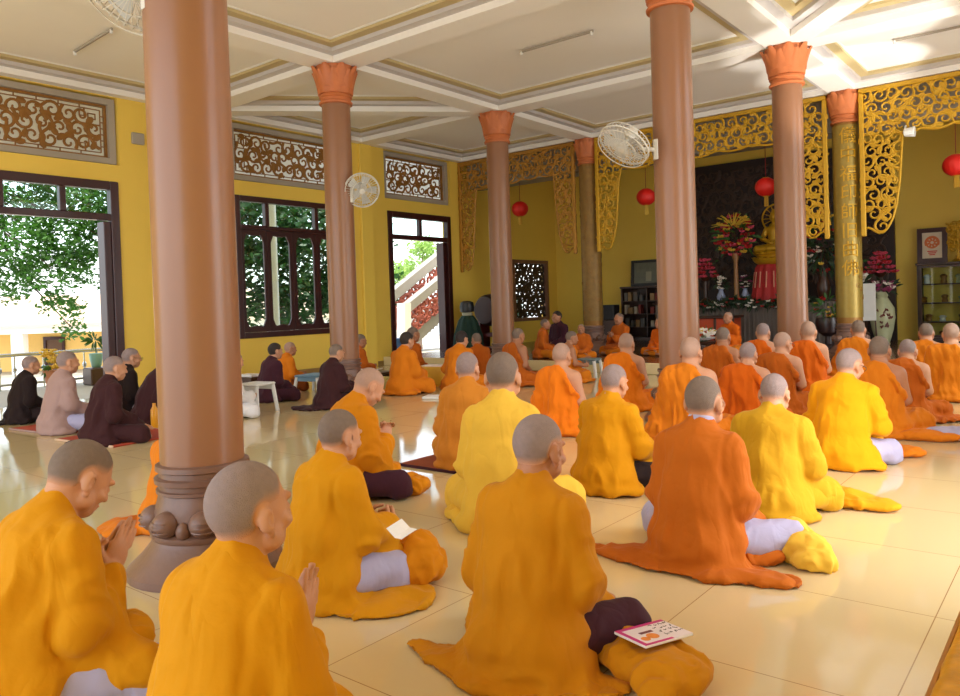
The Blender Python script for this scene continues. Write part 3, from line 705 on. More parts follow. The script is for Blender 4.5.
# shallow pilasters on the walls
def pil(y, n):
    o = MB().bbox((XW, y-.16, .001), (XW+.07, y+.16, ZS-.001), .01).obj('trim_%d' % n, YEL); struct(o)
pil(Y1, 2); pil(Y2, 3)
bb = MB()
for a, b in ((YN,3.36),(5.84,11.64),(13.69,PLY)):
    pass
for a, b in ((5.86,7.10),(7.43,10.84),(11.17,11.38)): bb.bbox((XW+.001,a,.001),(XW+.022,b,.10),.006)
struct(bb.obj('baseboard_left', mat('tan_baseboard',(150,118,64),rough=.4)))

# --- ceiling: slab, beams and stepped trays
cl = MB().box((XW-.24, YN, ZC), (XR+.24, YB+.2, ZC+.25)).obj('ceiling', CRM); struct(cl)
BW = .20
def beams():
    mb = MB()
    ysx = [YN+.2, YA, Y1, Y2, Y3]
    for y in ysx: mb.box((XW+.001, y-BW, ZS), (XR-.001, y+BW, ZC+.01))
    for x in (X1, X2): mb.box((x-BW, YN, ZS+.001), (x+BW, Y3+BW, ZC+.01))
    for x in (XW+.001, XR-.171): mb.box((x, YN, ZS+.002), (x+.17, Y3+BW, ZC+.01))
    for (ax, ay), (bx, by) in (((X1,Y2),(XW,Y1)),((X2,Y2),(XR,Y1))):
        d = Vector((bx-ax,by-ay,0)); d.normalize(); n = Vector((-d.y,d.x,0))*.17
        e = Vector((bx,by,0))-d*.12; a = Vector((ax,ay,0))
        mb.loft([[(a+n).to_tuple()[:2]+(z,),(a-n).to_tuple()[:2]+(z,),(e-n).to_tuple()[:2]+(z,),(e+n).to_tuple()[:2]+(z,)] for z in (ZS+.003, ZC+.01)])
    return struct(mb.obj('ceiling_beams', CRM))
beams()
def inset(poly, d):
    n = len(poly); out = []
    for i in range(n):
        p0, p1, p2 = Vector(poly[i-1]), Vector(poly[i]), Vector(poly[(i+1)%n])
        e1 = (p1-p0).normalized(); e2 = (p2-p1).normalized(); n1 = Vector((-e1.y,e1.x)); n2 = Vector((-e2.y,e2.x))
        k = (n1+n2); k = k/(1+n1.dot(n2)); out.append(tuple(p1+k*d))
    return out
def tray(poly):
    """stepped border hung under the slab; poly counter-clockwise on the beam faces"""
    for m, d0, d1, z in ((LAV,0,.13,ZC-.105),(TANP,.13,.26,ZC-.05)):
        pa, pb = inset(poly, d0), inset(poly, d1)
        mb = bmsets[m.name]
        n = len(poly)
        vs = [(u,v,z) for u,v in pa]+[(u,v,z) for u,v in pb]+[(u,v,ZC) for u,v in pa]+[(u,v,ZC) for u,v in pb]
        fs = []
        for j in range(n):
            k = (j+1)%n; fs += [(j,n+j,n+k,k),(n+j,3*n+j,3*n+k,n+k),(j,k,2*n+k,2*n+j)]
        mb.add(vs, fs)
    pa, pb = inset(poly,.26), inset(poly,.285); mb = bmsets['white']
    n = len(poly); vs = [(u,v,ZC-.012) for u,v in pa]+[(u,v,ZC-.012) for u,v in pb]+[(u,v,ZC) for u,v in pb]
    mb.add(vs, [f for j in range(n) for f in ((j,n+j,n+(j+1)%n,(j+1)%n),(n+j,2*n+j,2*n+(j+1)%n,n+(j+1)%n))])
bmsets = {LAV.name:MB(), TANP.name:MB(), 'white':MB()}
def rect(x0,x1,y0,y1): return [(x0,y0),(x1,y0),(x1,y1),(x0,y1)]
xb = [(XW+.17, X1-BW), (X1+BW, X2-BW), (X2+BW, XR-.17)]
yb = [(YN+.4, YA-BW), (YA+BW, Y1-BW), (Y1+BW, Y2-BW), (Y2+BW, Y3-BW)]
for i, (x0,x1) in enumerate(xb):
    for j, (y0,y1) in enumerate(yb):
        if j == 2 and i != 1:
            g = .26
            if i == 0:
                if j == 2: tray([(x0+.05,y0+g),(x1,y1-g*.6),(x1,y1-g*.6+.001)][:0] or [(x0+g,y0),(x1,y0),(x1,y1-g*1.2)]); tray([(x0,y0+g),(x1-g,y1),(x0,y1)])
                else: tray([(x0,y0),(x1-g,y0),(x0,y1-g)]); tray([(x1,y0+g),(x1,y1),(x0+g,y1)])
            else:
                if j == 2: tray([(x0,y0),(x1-g,y0),(x0,y1-g)]); tray([(x1,y0+g),(x1,y1),(x0+g,y1)])
                else: tray([(x0+g,y0),(x1,y0),(x1,y1-g)]); tray([(x0,y0+g),(x1-g,y1),(x0,y1)])
        else: tray(rect(x0,x1,y0,y1))
struct(bmsets[LAV.name].obj('ceiling_tray_step', LAV)); struct(bmsets[TANP.name].obj('ceiling_tray_inner_step', TANP)); struct(bmsets['white'].obj('ceiling_tray_line', WHITE))
# low beam and lower ceiling over the altar
struct(MB().box((XW+.001, Y3+BW, 4.02),(XR-.001, Y3+.75, ZC-.001)).obj('ceiling_altar_beam', GRYP))

# --- openwork carving
def scroll(cu, cv, R, a0, turns, sgn, n=18):
    pts = []
    for i in range(n):
        t = i/(n-1); r = R*(1-.84*t); a = a0+sgn*turns*2*PI*t
        pts.append((cu+r*math.cos(a), cv+r*math.sin(a)))
    return pts
def carve(inside, box, step, seed, fn, wid=.014, dep=.012, nn=None, leaf=True, rmul=.56):
    """scrollwork filling a region; fn(u,v,t)->xyz ; returns MB"""
    rnd = random.Random(seed); mb = MB(); u0,u1,v0,v1 = box
    nrm = (Vector(fn(0,0,1))-Vector(fn(0,0,0))).normalized()
    j = 0; v = v0+step*.5
    while v < v1:
        u = u0+step*(.5 if j%2 else .95)
        while u < u1:
            cu = u+rnd.uniform(-.12,.12)*step; cv = v+rnd.uniform(-.12,.12)*step
            if inside(cu,cv):
                s = 1 if rnd.random()<.5 else -1; a0 = rnd.uniform(0,2*PI)
                pts = scroll(cu,cv,step*rmul,a0,1.25,s)
                # a tail that joins the neighbours
                p0 = pts[0]; ta = a0-s*PI/2
                tail = [(p0[0]+math.cos(ta+s*.5*q)*step*.5*q+math.cos(a0)*step*.10*q, p0[1]+math.sin(ta+s*.5*q)*step*.5*q+math.sin(a0)*step*.10*q) for q in (1,.75,.5,.25)]
                full = [p for p in tail+pts if inside(p[0],p[1],-.02)]
                if len(full) > 4:
                    mb.tube([fn(a,b,0) for a,b in full], lambda t: (wid*(1.1-.55*t), dep), 6, flat=nrm)
                if leaf:
                    for q in range(2):
                        la = rnd.uniform(0,2*PI); lu, lv = cu+math.cos(la)*step*.58, cv+math.sin(la)*step*.58
                        if inside(lu,lv,.01):
                            d = (math.cos(la+1.2*s), math.sin(la+1.2*s)); L = step*.30
                            mb.tube([fn(lu-d[0]*L*k,lv-d[1]*L*k,0) for k in (-.9,-.3,.3,.9)], lambda t: (wid*2.0*math.sin(PI*(.12+.76*t))+.002, dep*.9), 6, flat=nrm)
            u += step
        v += step*.86; j += 1
    return mb
def polyline(mb, pts, fn, wid, dep, nrm): mb.tube([fn(u,v,0) for u,v in pts], (wid,dep), 6, flat=nrm)

# --- transom panels over doors and windows (both long walls)
def transom(n, side, a, b, label):
    x = XW-.16 if side == 'left' else XR+.16
    sx = 1 if side == 'left' else -1
    fn = lambda u, v, t: (x+sx*t, u, v)
    t = thing('carved_transom', label, 'carved panel', (0,0,0))
    fr = MB(); g = .10
    a0, b0, z0, z1 = a+.02, b-.02, TZ0+.02, TZ1-.02
    outer = [(a0,z0),(b0,z0),(b0,z1),(a0,z1)]; inner = [(a0+g,z0+g*.9),(b0-g,z0+g*.9),(b0-g,z1-g*.9),(a0+g,z1-g*.9)]
    fr.ring(outer, inner, fn, -.06, .10); o = fr.obj('reveal_frame', GRYP, t)
    A,B,Z0,Z1 = a0+g, b0-g, z0+g*.9, z1-g*.9
    bd = MB(); w = .035
    bd.ring([(A,Z0),(B,Z0),(B,Z1),(A,Z1)], [(A+w,Z0+w),(B-w,Z0+w),(B-w,Z1-w),(A+w,Z1-w)], fn, -.02, .03)
    # fretwork border line and corner keys
    q = .085
    for (u0,v0),(u1,v1) in (((A+q,Z0+q),(B-q,Z0+q)),((B-q,Z0+q),(B-q,Z1-q)),((B-q,Z1-q),(A+q,Z1-q)),((A+q,Z1-q),(A+q,Z0+q))):
        bd.tube([fn(u0,v0,0),fn(u1,v1,0)], (.010,.012), 4, flat=(1,0,0))
        m = 7
        for k in range(1,m):
            u, v = u0+(u1-u0)*k/m, v0+(v1-v0)*k/m
            du, dv = (0, w-q+.02) if abs(v1-v0)<.01 else (w-q+.02, 0)
            if abs(v1-v0)<.01: e = (u, v-(.05 if v < (Z0+Z1)/2 else -.05))
            else: e = (u-(.05 if u < (A+B)/2 else -.05), v)
            bd.tube([fn(u,v,0),fn(e[0],e[1],0)], (.010,.012), 4, flat=(1,0,0))
    for cu, su in ((A+q,1),(B-q,-1)):
        for cv, sv in ((Z0+q,1),(Z1-q,-1)):
            pts = [(0,.26),(.20,.26),(.20,.08),(.08,.08),(.08,.17),(.14,.17)]
            polyline(bd, [(cu+su*p*.9,cv+sv*r*.9) for p,r in pts], fn, .013, .012, (1,0,0))
            pts = [(.26,0),(.26,.13),(.34,.13),(.34,.05)]
            polyline(bd, [(cu+su*p*.9,cv+sv*r*.9) for p,r in pts], fn, .013, .012, (1,0,0))
    bd.obj('fret_border', BRNG, t)
    ins = lambda u, v, m=.02: A+q+m < u < B-q-m and Z0+q+m < v < Z1-q-m
    mb = carve(ins, (A+q,B-q,Z0+q,Z1-q), .235, 11+n, fn, wid=.026, dep=.014)
    mb.obj('scrollwork', BRNG, t)
    pn = MB().box((x-sx*.045-.004, A, Z0),(x-sx*.045+.004, B, Z1)).obj('frosted_pane', mat('frosted_glass',(236,230,214),rough=.5,var=.03,trans=.55), t)
    return t
transom(1,'left',*TRS[0],'gilt carved scroll transom above the wide open doorway')
transom(2,'left',*TRS[1],'gilt carved scroll transom above the panelled window')
transom(3,'left',*TRS[2],'gilt carved scroll transom above the stair doorway')

# --- doors and window joinery on the long walls
def bars(mb, side, y0, y1, z0, z1, d0=-.10, d1=.03):
    x = XW if side == 'left' else XR; s = 1 if side == 'left' else -1
    xs = sorted((x+s*d0, x+s*d1)); mb.bbox((xs[0],y0,z0),(xs[1],y1,z1),.008)
def doorway(n, side, y0, y1):
    mb = MB(); t = .13; zt = 3.297
    bars(mb, side, y0, y0+t, .001, zt); bars(mb, side, y1-t, y1, .001, zt); bars(mb, side, y0+t, y1-t, zt-t, zt)
    bars(mb, side, y0+t, y1-t, zt-.60, zt-.50)
    ym = (y0+y1)/2
    for f in ((ym,) if y1-y0 < 2.2 else (y0+(y1-y0)*.333, y0+(y1-y0)*.667)): bars(mb, side, f-.045, f+.045, zt-.50, zt-t, -.08, .02)
    o = struct(mb.obj('door_%d' % n, REDW))
    x = XW-.04 if side == 'left' else XR+.04
    g = MB().box((x-.003, y0+t, zt-.50),(x+.003, y1-t, zt-t)).obj('pane', GLASS, o)
    return o
def leaf(o, y0, y1, label=None):
    m = MB(); m.bbox((XW-.22,y0,.002),(XW+.0,y1,2.68),.008); q = m.obj('open_leaf', REDW, o)
    return q
leaf(doorway(1,'left',3.36,5.84),5.60,5.71); leaf(doorway(2,'left',11.64,13.69),13.42,13.559); doorway(3,'right',11.64,13.69)
def lobed(yc, zc, hw, hh, n):
    pts = []
    for i in range(n):
        a = 2*PI*i/n; c, s = math.cos(a), math.sin(a)
        # tall slot with ogee lobes at top and foot
        u = hw*max(-1,min(1,1.35*c)); v = hh*max(-1,min(1,1.12*s))
        if abs(s) > .70: 
            k = (abs(s)-.70)/.30; v = (1 if s>0 else -1)*hh*(.86+.14*(.5-.5*math.cos(PI*min(1,k*1.25)))+ .035*math.sin(k*PI))
            u = hw*(1 if c>0 else -1)*min(1, abs(c)/.714)**.8
        pts.append((yc+u, zc+v))
    return pts
def window(n, side, y0, y1, z0, z1):
    mb = MB(); t = .10
    bars(mb, side, y0, y0+t, z0, z1); bars(mb, side, y1-t, y1, z0, z1); bars(mb, side, y0+t, y1-t, z1-t, z1); bars(mb, side, y0+t, y1-t, z0, z0+t)
    zb = z1-.52; bars(mb, side, y0+t, y1-t, zb-.07, zb)
    for f in (.27,.73): bars(mb, side, y0+(y1-y0)*f-.045, y0+(y1-y0)*f+.045, zb, z1-t, -.08,.02)
    o = struct(mb.obj('window_%d' % n, REDW))
    x = XW if side == 'left' else XR; s = 1 if side == 'left' else -1
    fn = lambda u, v, q: (x+s*q, u, v)
    m = 4; wd = (y1-y0-2*t)/m; N = 48
    for k in range(m):
        a, b = y0+t+k*wd+.004, y0+t+(k+1)*wd-.004; zc, hh = (z0+t+zb-.07)/2, (zb-.07-z0-t)/2-.003; yc, hw = (a+b)/2, (b-a)/2
        inn = lobed(yc, zc, hw*.82, hh*.90, N); out = []
        for i in range(N):
            ang = 2*PI*i/N; c, q = math.cos(ang), math.sin(ang); r = 1/max(abs(c), abs(q), 1e-6); out.append((yc+hw*max(-1,min(1,c*r)), zc+hh*max(-1,min(1,q*r))))
        sm = MB(); sm.ring(out, inn, fn, -.055, -.022)
        sm.ring(inn, [(yc+(u-yc)*.90, zc+(v-zc)*.975) for u,v in inn], fn, -.050, -.014)
        so = sm.obj('sash', REDW, o)
        MB().box((x-s*.045-.003, a+.02, zc-hh+.02),(x-s*.045+.003, b-.02, zc+hh-.02)).obj('pane', GLASS, so)
    MB().box((x-s*.05-.003, y0+t, zb),(x-s*.05+.003, y1-t, z1-t)).obj('pane', GLASS, o)
    return o
window(1,'left',7.90,10.38,.754,3.297); window(2,'right',7.90,10.38,.754,3.297)
# lattice window beside the altar
def lattice(n, side):
    x = XW if side == 'left' else XR; s = 1 if side == 'left' else -1
    y0,y1,z0,z1 = LAT; fn = lambda u, v, q: (x+s*(q-.06), u, v)
    mb = MB(); mb.ring([(y0,z0),(y1,z0),(y1,z1),(y0,z1)], [(y0+.09,z0+.09),(y1-.09,z0+.09),(y1-.09,z1-.09),(y0+.09,z1-.09)], fn, -.06, .09)
    o = struct(mb.obj('window_%d' % n, mat('brown_window_frame',(122,84,62),rough=.4)))
    ins = lambda u, v, m=.0: y0+.09+m < u < y1-.09-m and z0+.09+m < v < z1-.09-m
    sc = carve(ins, (y0+.09,y1-.09,z0+.09,z1-.09), .21, 5, fn, wid=.046, dep=.014)
    sc.obj('lattice', mat('dark_lattice',(46,26,20),rough=.4), o)
    return o
lattice(3,'left'); lattice(4,'right')

# --- columns
def petal_ring(mb, c, r, z0, z1, n, flare, th=.02):
    for k in range(n):
        a = 2*PI*k/n; pts = []
        w = 2*PI/n*.52
        rings = []
        for q in range(6):
            t = q/5; rr = r+flare*t**1.6; zz = z0+(z1-z0)*t; hw = w*rr*(1-.55*max(0,t-.55)/.45*1.3) if t > .55 else w*rr
            ca, sa = math.cos(a), math.sin(a); ring = []
            for uu, dd in ((-1,0),(-.6,th*.8),(0,th*1.25),(.6,th*.8),(1,0),(0,-th*.8)):
                ring.append((c[0]+ca*(rr+dd)-sa*uu*hw, c[1]+sa*(rr+dd)+ca*uu*hw, c[2]+zz))
            rings.append(ring)
        mb.loft(rings)
def capital(t, r, base):
    z0 = 4.085-base; z1 = ZS-base-.002; mb = MB()
    mb.lathe([(r+.002,z0),(r+.03,z0+.005),(r+.035,z0+.03),(r+.012,z0+.05),(r+.012,z0+.085),(r+.03,z0+.10),(r+.028,z0+.13),(r+.01,z0+.15),(r+.03,z0+.34),(r+.075,z1-.03),(r+.078,z1)], n=32)
    petal_ring(mb, (0,0,0), r+.015, z0+.14, z1-.07, 8, .075, .024)
    for k in range(1):
        m2 = MB(); petal_ring(m2, (0,0,0), r+.03, z0+.22, z1-.005, 8, .085, .022); m2.xf(Matrix.Rotation(PI/8,4,'Z')); mb.add(m2.v, m2.f)
    mb.obj('capital', TERR, t, smooth='auto')
def base_parts(t, r):
    mb = MB()
    mb.lathe([(r+.165,0.001),(r+.165,.035),(r+.105,.09),(r+.055,.15),(r+.045,.17),(r+.055,.185),(r+.055,.20),(r+.03,.215),(r+.035,.30),(r+.02,.345),(r+.012,.38),(r+.022,.385),(r+.022,.40),(r+.010,.405),(r+.010,.425),(r+.028,.432),(r+.030,.455),(r+.010,.462),(r+.008,.485),(r+.024,.492),(r+.022,.515),(r,.522)], n=40)
    mb.obj('base', BASEP, t, smooth='auto')
    kb = MB()
    for k in range(8):
        a = 2*PI*k/8+.2; c, s = math.cos(a), math.sin(a)
        kb.sphere(((r+.034)*c,(r+.034)*s,.262), (.066,.066,.062), 14, 9)
        for q in range(3): 
            pts = [((r+.034)*c+(.068*math.sin(th))*c-(.05*math.cos(th))*s*1.1, (r+.034)*s+(.068*math.sin(th))*s+(.05*math.cos(th))*c*1.1, .236+q*.022) for th in np.linspace(.5,PI-.5,7)]
            kb.tube(pts, .004, 5)
        b = a+PI/8; c, s = math.cos(b), math.sin(b)
        kb.sphere(((r+.036)*c,(r+.036)*s,.235), (.034,.034,.042), 10, 7)
    kb.obj('carved_knobs', BASEP, t, smooth='auto')
def column(x, y, label, base=0., plain=True, r=.20):
    t = thing('column', label, 'column', (x,y,base))
    MB().lathe([(r,.515),(r*1.0,2.2),(r*.985,4.09-base)], n=48).obj('shaft', COLP if plain else GOLDD, t, smooth='auto')
    base_parts(t, r); capital(t, r, base)
    return t
column(X2*1.04,YA*1.04,'thick brown column rising out of frame, its carved base in view',r=.194)
column(X1,Y1,'brown column with a fan on it, before the panelled window')
column(X1,Y2,'slim plain brown column with terracotta capital, beside the stair doorway')
column(X2,Y1,'brown column in mid hall, its capital cut by the upper frame edge')
column(X2,Y2,'brown column with full terracotta capital, in front of the altar')
cD = column(X1,Y3,'carved golden column with terracotta capital at the yellow back wall',PLZ,False)
cG = column(X2,Y3,'golden column with carved characters, before the dark altar backdrop',PLZ,False)
column(X1,YA,'brown column outside the view, by the near doorway') if False else None
SLV = mat('inscribed_gold', (158,132,58), rough=.38, metal=.35, var=.2, vscale=14)
SLV2 = mat('carved_brown_gold', (140,106,48), rough=.5, metal=.2, var=.35, vscale=10)
def sleeve(t, m, m2, glyphs, seed):
    r = .212
    MB().lathe([(r,.62),(r,3.86)], n=40).obj('relief_sleeve', m, t, smooth='auto')
    rnd = random.Random(seed); mb = MB()
    cyl = lambda u, v, q: ((r+q)*math.cos(u/r), (r+q)*math.sin(u/r), v)
    # raised scroll relief around the sleeve
    for k in range(90):
        u, v = rnd.uniform(-PI*r,PI*r), rnd.uniform(.66,3.80)
        if glyphs and abs(((u/r+2.46+PI)%(2*PI))-PI)*r < .115 or (glyphs and abs(((u/r+1.30+PI)%(2*PI))-PI)*r < .12): continue
        mb.tube([cyl(a,b,.002) for a,b in scroll(u,v,.05,rnd.uniform(0,6.3),1.1,rnd.choice((-1,1)),10)], .007, 4)
    mb.obj('relief_scrolls', m2, t)
    if glyphs:
        for gi, ch in enumerate(glyphs):
            cu = bpy.data.curves.new('glyph','FONT'); cu.body = ch; cu.size = .27; cu.align_x = 'CENTER'; cu.align_y = 'CENTER'; cu.resolution_u = 2
            ob = bpy.data.objects.new('glyph', cu); C.objects.link(ob); bpy.context.view_layer.update()
            me = bpy.data.meshes.new_from_object(ob.evaluated_get(bpy.context.evaluated_depsgraph_get()))
            bpy.data.objects.remove(ob); bpy.data.curves.remove(cu)
            a0 = -1.18; z = 3.66-gi*.318; vs = []; fs = []
            n = len(me.vertices)
            for q in (-.004,.016):
                for v in me.vertices:
                    a = a0+v.co.x/r*1.02; vs.append(((r+q)*math.cos(a),(r+q)*math.sin(a), z+v.co.y*1.08))
            for p in me.polygons:
                fs.append(tuple(i+n for i in p.vertices)); 
            ec = {}
            for p in me.polygons:
                vv = list(p.vertices)
                for i in range(len(vv)): e = (vv[i], vv[(i+1)%len(vv)]); ec[e] = 1
            for (i,j) in ec:
                if (j,i) not in ec: fs.append((i,j,j+n,i+n))
            if vs: MB().add(vs, fs).obj('carved_character', GOLD, t)
            bpy.data.meshes.remove(me)
sleeve(cD, SLV2, GOLDD, None, 3)
sleeve(cG, SLV, GOLDD, '儀中福印師旧曲佛', 4)

# --- gilt fascia carving along the altar front
NY = Vector((0,-1,0))
def fascia(name, label, x0, x1, zb, pend0, pend1, seed, mt):
    """x0..x1 between supports; pend = (width, foot z) of the hanging end pieces"""
    y = Y3-.16; fn = lambda u, v, q: (u, y-q, v)
    t = thing(name, label, 'carved fascia')
    zt = ZS-.012; A, B = x0, x1
    N = 60; low = []
    for i in range(N+1):
        f = i/N; u = A+(B-A)*f
        sc = .055*abs(math.sin(f*PI*7))+.03*math.sin(f*PI*2)
        z = zb-sc
        if pend0 and u < A+pend0[0]:
            k = (u-A)/pend0[0]; z = pend0[1]+(zb-pend0[1])*(k**8)*.95+.14*k*k*(1-k**5)+.10*math.sin(k*PI*3)*(1-k)
        if pend1 and u > B-pend1[0]:
            k = (B-u)/pend1[0]; z = pend1[1]+(zb-pend1[1])*(k**8)*.95+.14*k*k*(1-k**5)+.10*math.sin(k*PI*3)*(1-k)
        low.append((u, min(z, zt-.2)))
    us = [p[0] for p in low]; vsx = [p[1] for p in low]
    ins = lambda u, v, m=.03: A+m < u < B-m and v < zt-.05-m and v > np.interp(u, us, vsx)+m
    zlo = min(vsx)
    mb = carve(ins, (A,B,zlo,zt), .205, seed, fn, wid=.023, dep=.016, rmul=.60)
    mb.obj('scrollwork', mt, t)
    bd = MB()
    bd.bbox((A,y-.03,zt-.075),(B,y+.03,zt),.01)
    for u, e in ((A,1),(B,-1)):
        pd = pend0 if e == 1 else pend1
        if pd: bd.bbox((min(u,u+e*.075),y-.03,pd[1]-.05),(max(u,u+e*.075),y+.03,zt-.076),.01)
    polyline(bd, low, fn, .020, .018, NY)
    bd.obj('border', mt, t)
    return t
PW = .60
fascia('carved_fascia','gilt carved fascia between the garden wall and the carved column', XW+.02, X1-.25, 3.98, (.50,2.05), (PW-.08,2.28), 21, mat('brown_gold',(178,126,40),rough=.45,metal=.2,var=.2,vscale=12))  # darker, browner gold than on the other two fascias
fascia('carved_fascia','gilt carved fascia spanning the altar opening between the two golden columns', X1+.25, X2-.25, 3.93, (PW-.06,2.28), (PW,2.20), 22, GOLD)
fascia('carved_fascia','bright gilt carved fascia running past the inscribed column to the frame edge', X2+.25, XR-.02, 3.84, (PW+.04,2.20), (.5,2.05), 23, GOLD)
# ------------------------------------------------------------------ hanging and fixed things
RED = mat('red_lantern', (224,32,22), rough=.5, var=.08); GRN = mat('leaf_green', (52,96,30), rough=.5, var=.3, vscale=9)
DGRN = mat('dark_leaf', (28,54,24), rough=.5, var=.35, vscale=9); PINK = mat('pink_petal', (206,70,96), rough=.5, var=.2, vscale=20)
PURP = mat('purple_petal', (140,50,90), rough=.5, var=.2); WPET = mat('white_petal', (236,226,214), rough=.5, var=.05); YPET = mat('yellow_petal', (220,180,60), rough=.5, var=.1)
RPET = mat('red_petal', (176,24,26), rough=.5, var=.2); DARK = mat('dark_backdrop', (44,28,22), rough=.6, var=.5, vscale=3, bump=.4, bscale=5)
BLK = mat('black_plastic', (24,24,26), rough=.4); DWOOD = mat('dark_wood', (66,38,24), rough=.35, var=.25, vscale=6, stretch=(1,1,.2))
GREYC = mat('grey_altar_cloth', (120,108,100), rough=.8, var=.1); WPL = mat('white_plastic', (232,232,230), rough=.35, var=.02); BLUE = mat('blue_plastic', (112,150,178), rough=.4)
FANP = mat('fan_plastic', (214,210,200), rough=.35, var=.02); STEEL = mat('rail_steel', (190,196,200), rough=.25, metal=.8, var=.05)

def lantern(px, py, label, r=.195):
    P = ony(px, py, Y3+.46); t = thing('paper_lantern', label, 'lantern', tuple(P), group=None)
    mb = MB(); rings = []
    for i in range(13):
        th = PI*(.06+.88*i/12); ring = []
        for j in range(48):
            a = 2*PI*j/48; k = r*(1+.018*math.cos(a*16))
            ring.append((k*math.sin(th)*math.cos(a), k*math.sin(th)*math.sin(a), -r*.92*math.cos(th)))
        rings.append(ring)
    mb.loft(rings); mb.obj('shade', RED, t, smooth=True)
    c = MB(); c.lathe([(.055,.150),(.06,.155),(.06,.175),(.05,.18)]); c.obj('cap', GOLD, t); c = MB(); c.lathe([(.05,-.18),(.06,-.175),(.06,-.155),(.055,-.15)]); c.obj('cap', GOLD, t)
    c = MB(); c.tube([(0,0,.18),(0,0,4.02-P.z)], .006, 6); c.obj('cord', mat('red_cord',(150,20,16)), t)
    c = MB()
    for j in range(12):
        a = 2*PI*j/12; c.tube([(.03*math.cos(a),.03*math.sin(a),-.18),(.034*math.cos(a),.034*math.sin(a),-.36)], .006, 5)
    c.obj('tassel', GOLD if px != 646 else YPET, t)
    return t
lantern(520,209,'red lantern hanging before the yellow wall, beside the slim plain column')
lantern(646,197,'red lantern with yellow tassel, half behind the mid-hall brown column')
lantern(766,187,'red lantern hanging in front of the dark altar backdrop')
lantern(956,165,'red lantern cut by the frame edge, above the glass cabinet')

def wall_fan(name, label, c, face, r, anchor, up=(0,0,1)):
    """c: hub of the fan head; face: direction it blows; anchor: point on the column"""
    f = Vector(face).normalized(); u = Vector(up); a = u.cross(f).normalized(); u = f.cross(a)
    M_ = Matrix((a, u, f)).transposed().to_4x4(); M_.translation = Vector(c)
    t = thing(name, label, 'fan', tuple(anchor)); A = Matrix.Translation(-Vector(anchor))
    g = MB(); n = 40
    for dz, rr in ((.045,.55),(.045,.98),(0,1.0),(-.05,.95),(-.07,.5)):
        g.tube([(rr*r*math.cos(2*PI*i/n), rr*r*math.sin(2*PI*i/n), dz*1.2) for i in range(n+1)], .005 if rr < .99 else .009, 5, cap=False)
    for i in range(36):
        b = 2*PI*i/36; cb, sb = math.cos(b), math.sin(b)
        g.tube([(.12*r*cb,.12*r*sb,.06),(.55*r*cb,.55*r*sb,.058),(.95*r*cb,.95*r*sb,.04),(r*cb,r*sb,0),(.95*r*cb,.95*r*sb,-.06),(.4*r*cb,.4*r*sb,-.085)], .0028, 4)
    g.xf(A@M_).obj('guard', FANP, t)
    b = MB()
    for k in range(5):
        th = 2*PI*k/5; pts = []
        for q in range(7):
            v = q/6; b1 = th+(-.45+.12*v)*1.0; b2 = th+(.30)*(.5+.7*math.sin(PI*min(1,.15+v*.7)))
            rr = r*(.14+.74*v); pts.append(((rr*math.cos(b1),rr*math.sin(b1),-.018),(rr*math.cos(b2),rr*math.sin(b2),.018)))
        vs = [p for pr in pts for p in pr]; vs += [(x,y,z-.003) for x,y,z in vs]; fs = []
        for q in range(6):
            i = q*2; fs += [(i,i+1,i+3,i+2),(14+i,14+i+2,14+i+3,14+i+1),(i,i+2,14+i+2,14+i),(i+1,14+i+1,14+i+3,i+3)]
        b.add(vs, fs)
    b.xf(A@M_).obj('blades', mat('fan_blade',(196,196,192),rough=.3,var=.02), t)
    h = MB(); h.lathe([(.001,.07),(r*.15,.065),(r*.17,.05),(r*.17,-.05),(r*.28,-.06),(r*.30,-.16),(r*.2,-.20),(.001,-.205)], n=24); h.xf(A@M_).obj('motor', FANP, t, smooth='auto')
    br = MB(); back = Vector(c)-f*.17; an = Vector(anchor)
    br.tube([back-an, (back-an)*.6+Vector((0,0,-.10)), Vector((0,0,-.02))], .022, 8)
    d = (back-an); d.z = 0; d.normalize()
    br.tube([-d*.02+Vector((0,0,-.12)), -d*.02+Vector((0,0,.08))], .045, 8)
    br.obj('bracket', FANP, t)
    return t
def on_col(x, y, r, toward, z):
    d = Vector((toward[0]-x, toward[1]-y)).normalized(); return Vector((x+d.x*r, y+d.y*r, z))
cB_ = atd(362,190,10.75); wall_fan('wall_fan','white wall fan on the brown column before the panelled window', cB_, (.62,-.55,-.42), .24, on_col(X1,Y1,.20,cB_,cB_.z-.05))
cE_ = atd(624,145,7.55); wall_fan('wall_fan','white wall fan seen almost edge-on, fixed to the mid-hall brown column', cE_, (-.23,-.62,-.82), .26, on_col(X2,Y1,.20,cE_,cE_.z-.02))
cA_ = atd(136,-14,3.65); wall_fan('wall_fan','pale wall fan high on the thick column, cut by the upper frame edge', cA_, (.30,-.55,-.78), .235, on_col(X2,YA,.20,cA_,cA_.z-.02))
def batten(label, a, b, k):
    A, B = onz(*a,ZC-.03), onz(*b,ZC-.03); t = thing('ceiling_batten', label, 'light fitting', tuple(A)); d = B-A
    mb = MB(); mb.tube([Vector((0,0,0)), d], (.022,.016), 4); mb.obj('channel', GRYP, t)
    m2 = MB(); m2.tube([d*.02+Vector((0,0,.0)),d*.02+Vector((0,0,-.05))], .02, 6); m2.tube([d*.98,d*.98+Vector((0,0,-.05))], .02, 6); m2.obj('lampholder', WPL, t)
batten('empty strip light fitting on the ceiling tray above the mid hall', (520,52),(593,31), 0)
batten('empty strip light fitting on the sunlit ceiling tray by the altar side', (893,41),(972,24), 1)
batten('empty strip light fitting on the ceiling beside the high pale fan', (74,52),(112,29), 2)
t = thing('spotlight','small white spotlight on the bright gilt fascia next to the inscribed column','light', tuple(ony(903,133,Y3-.24)))
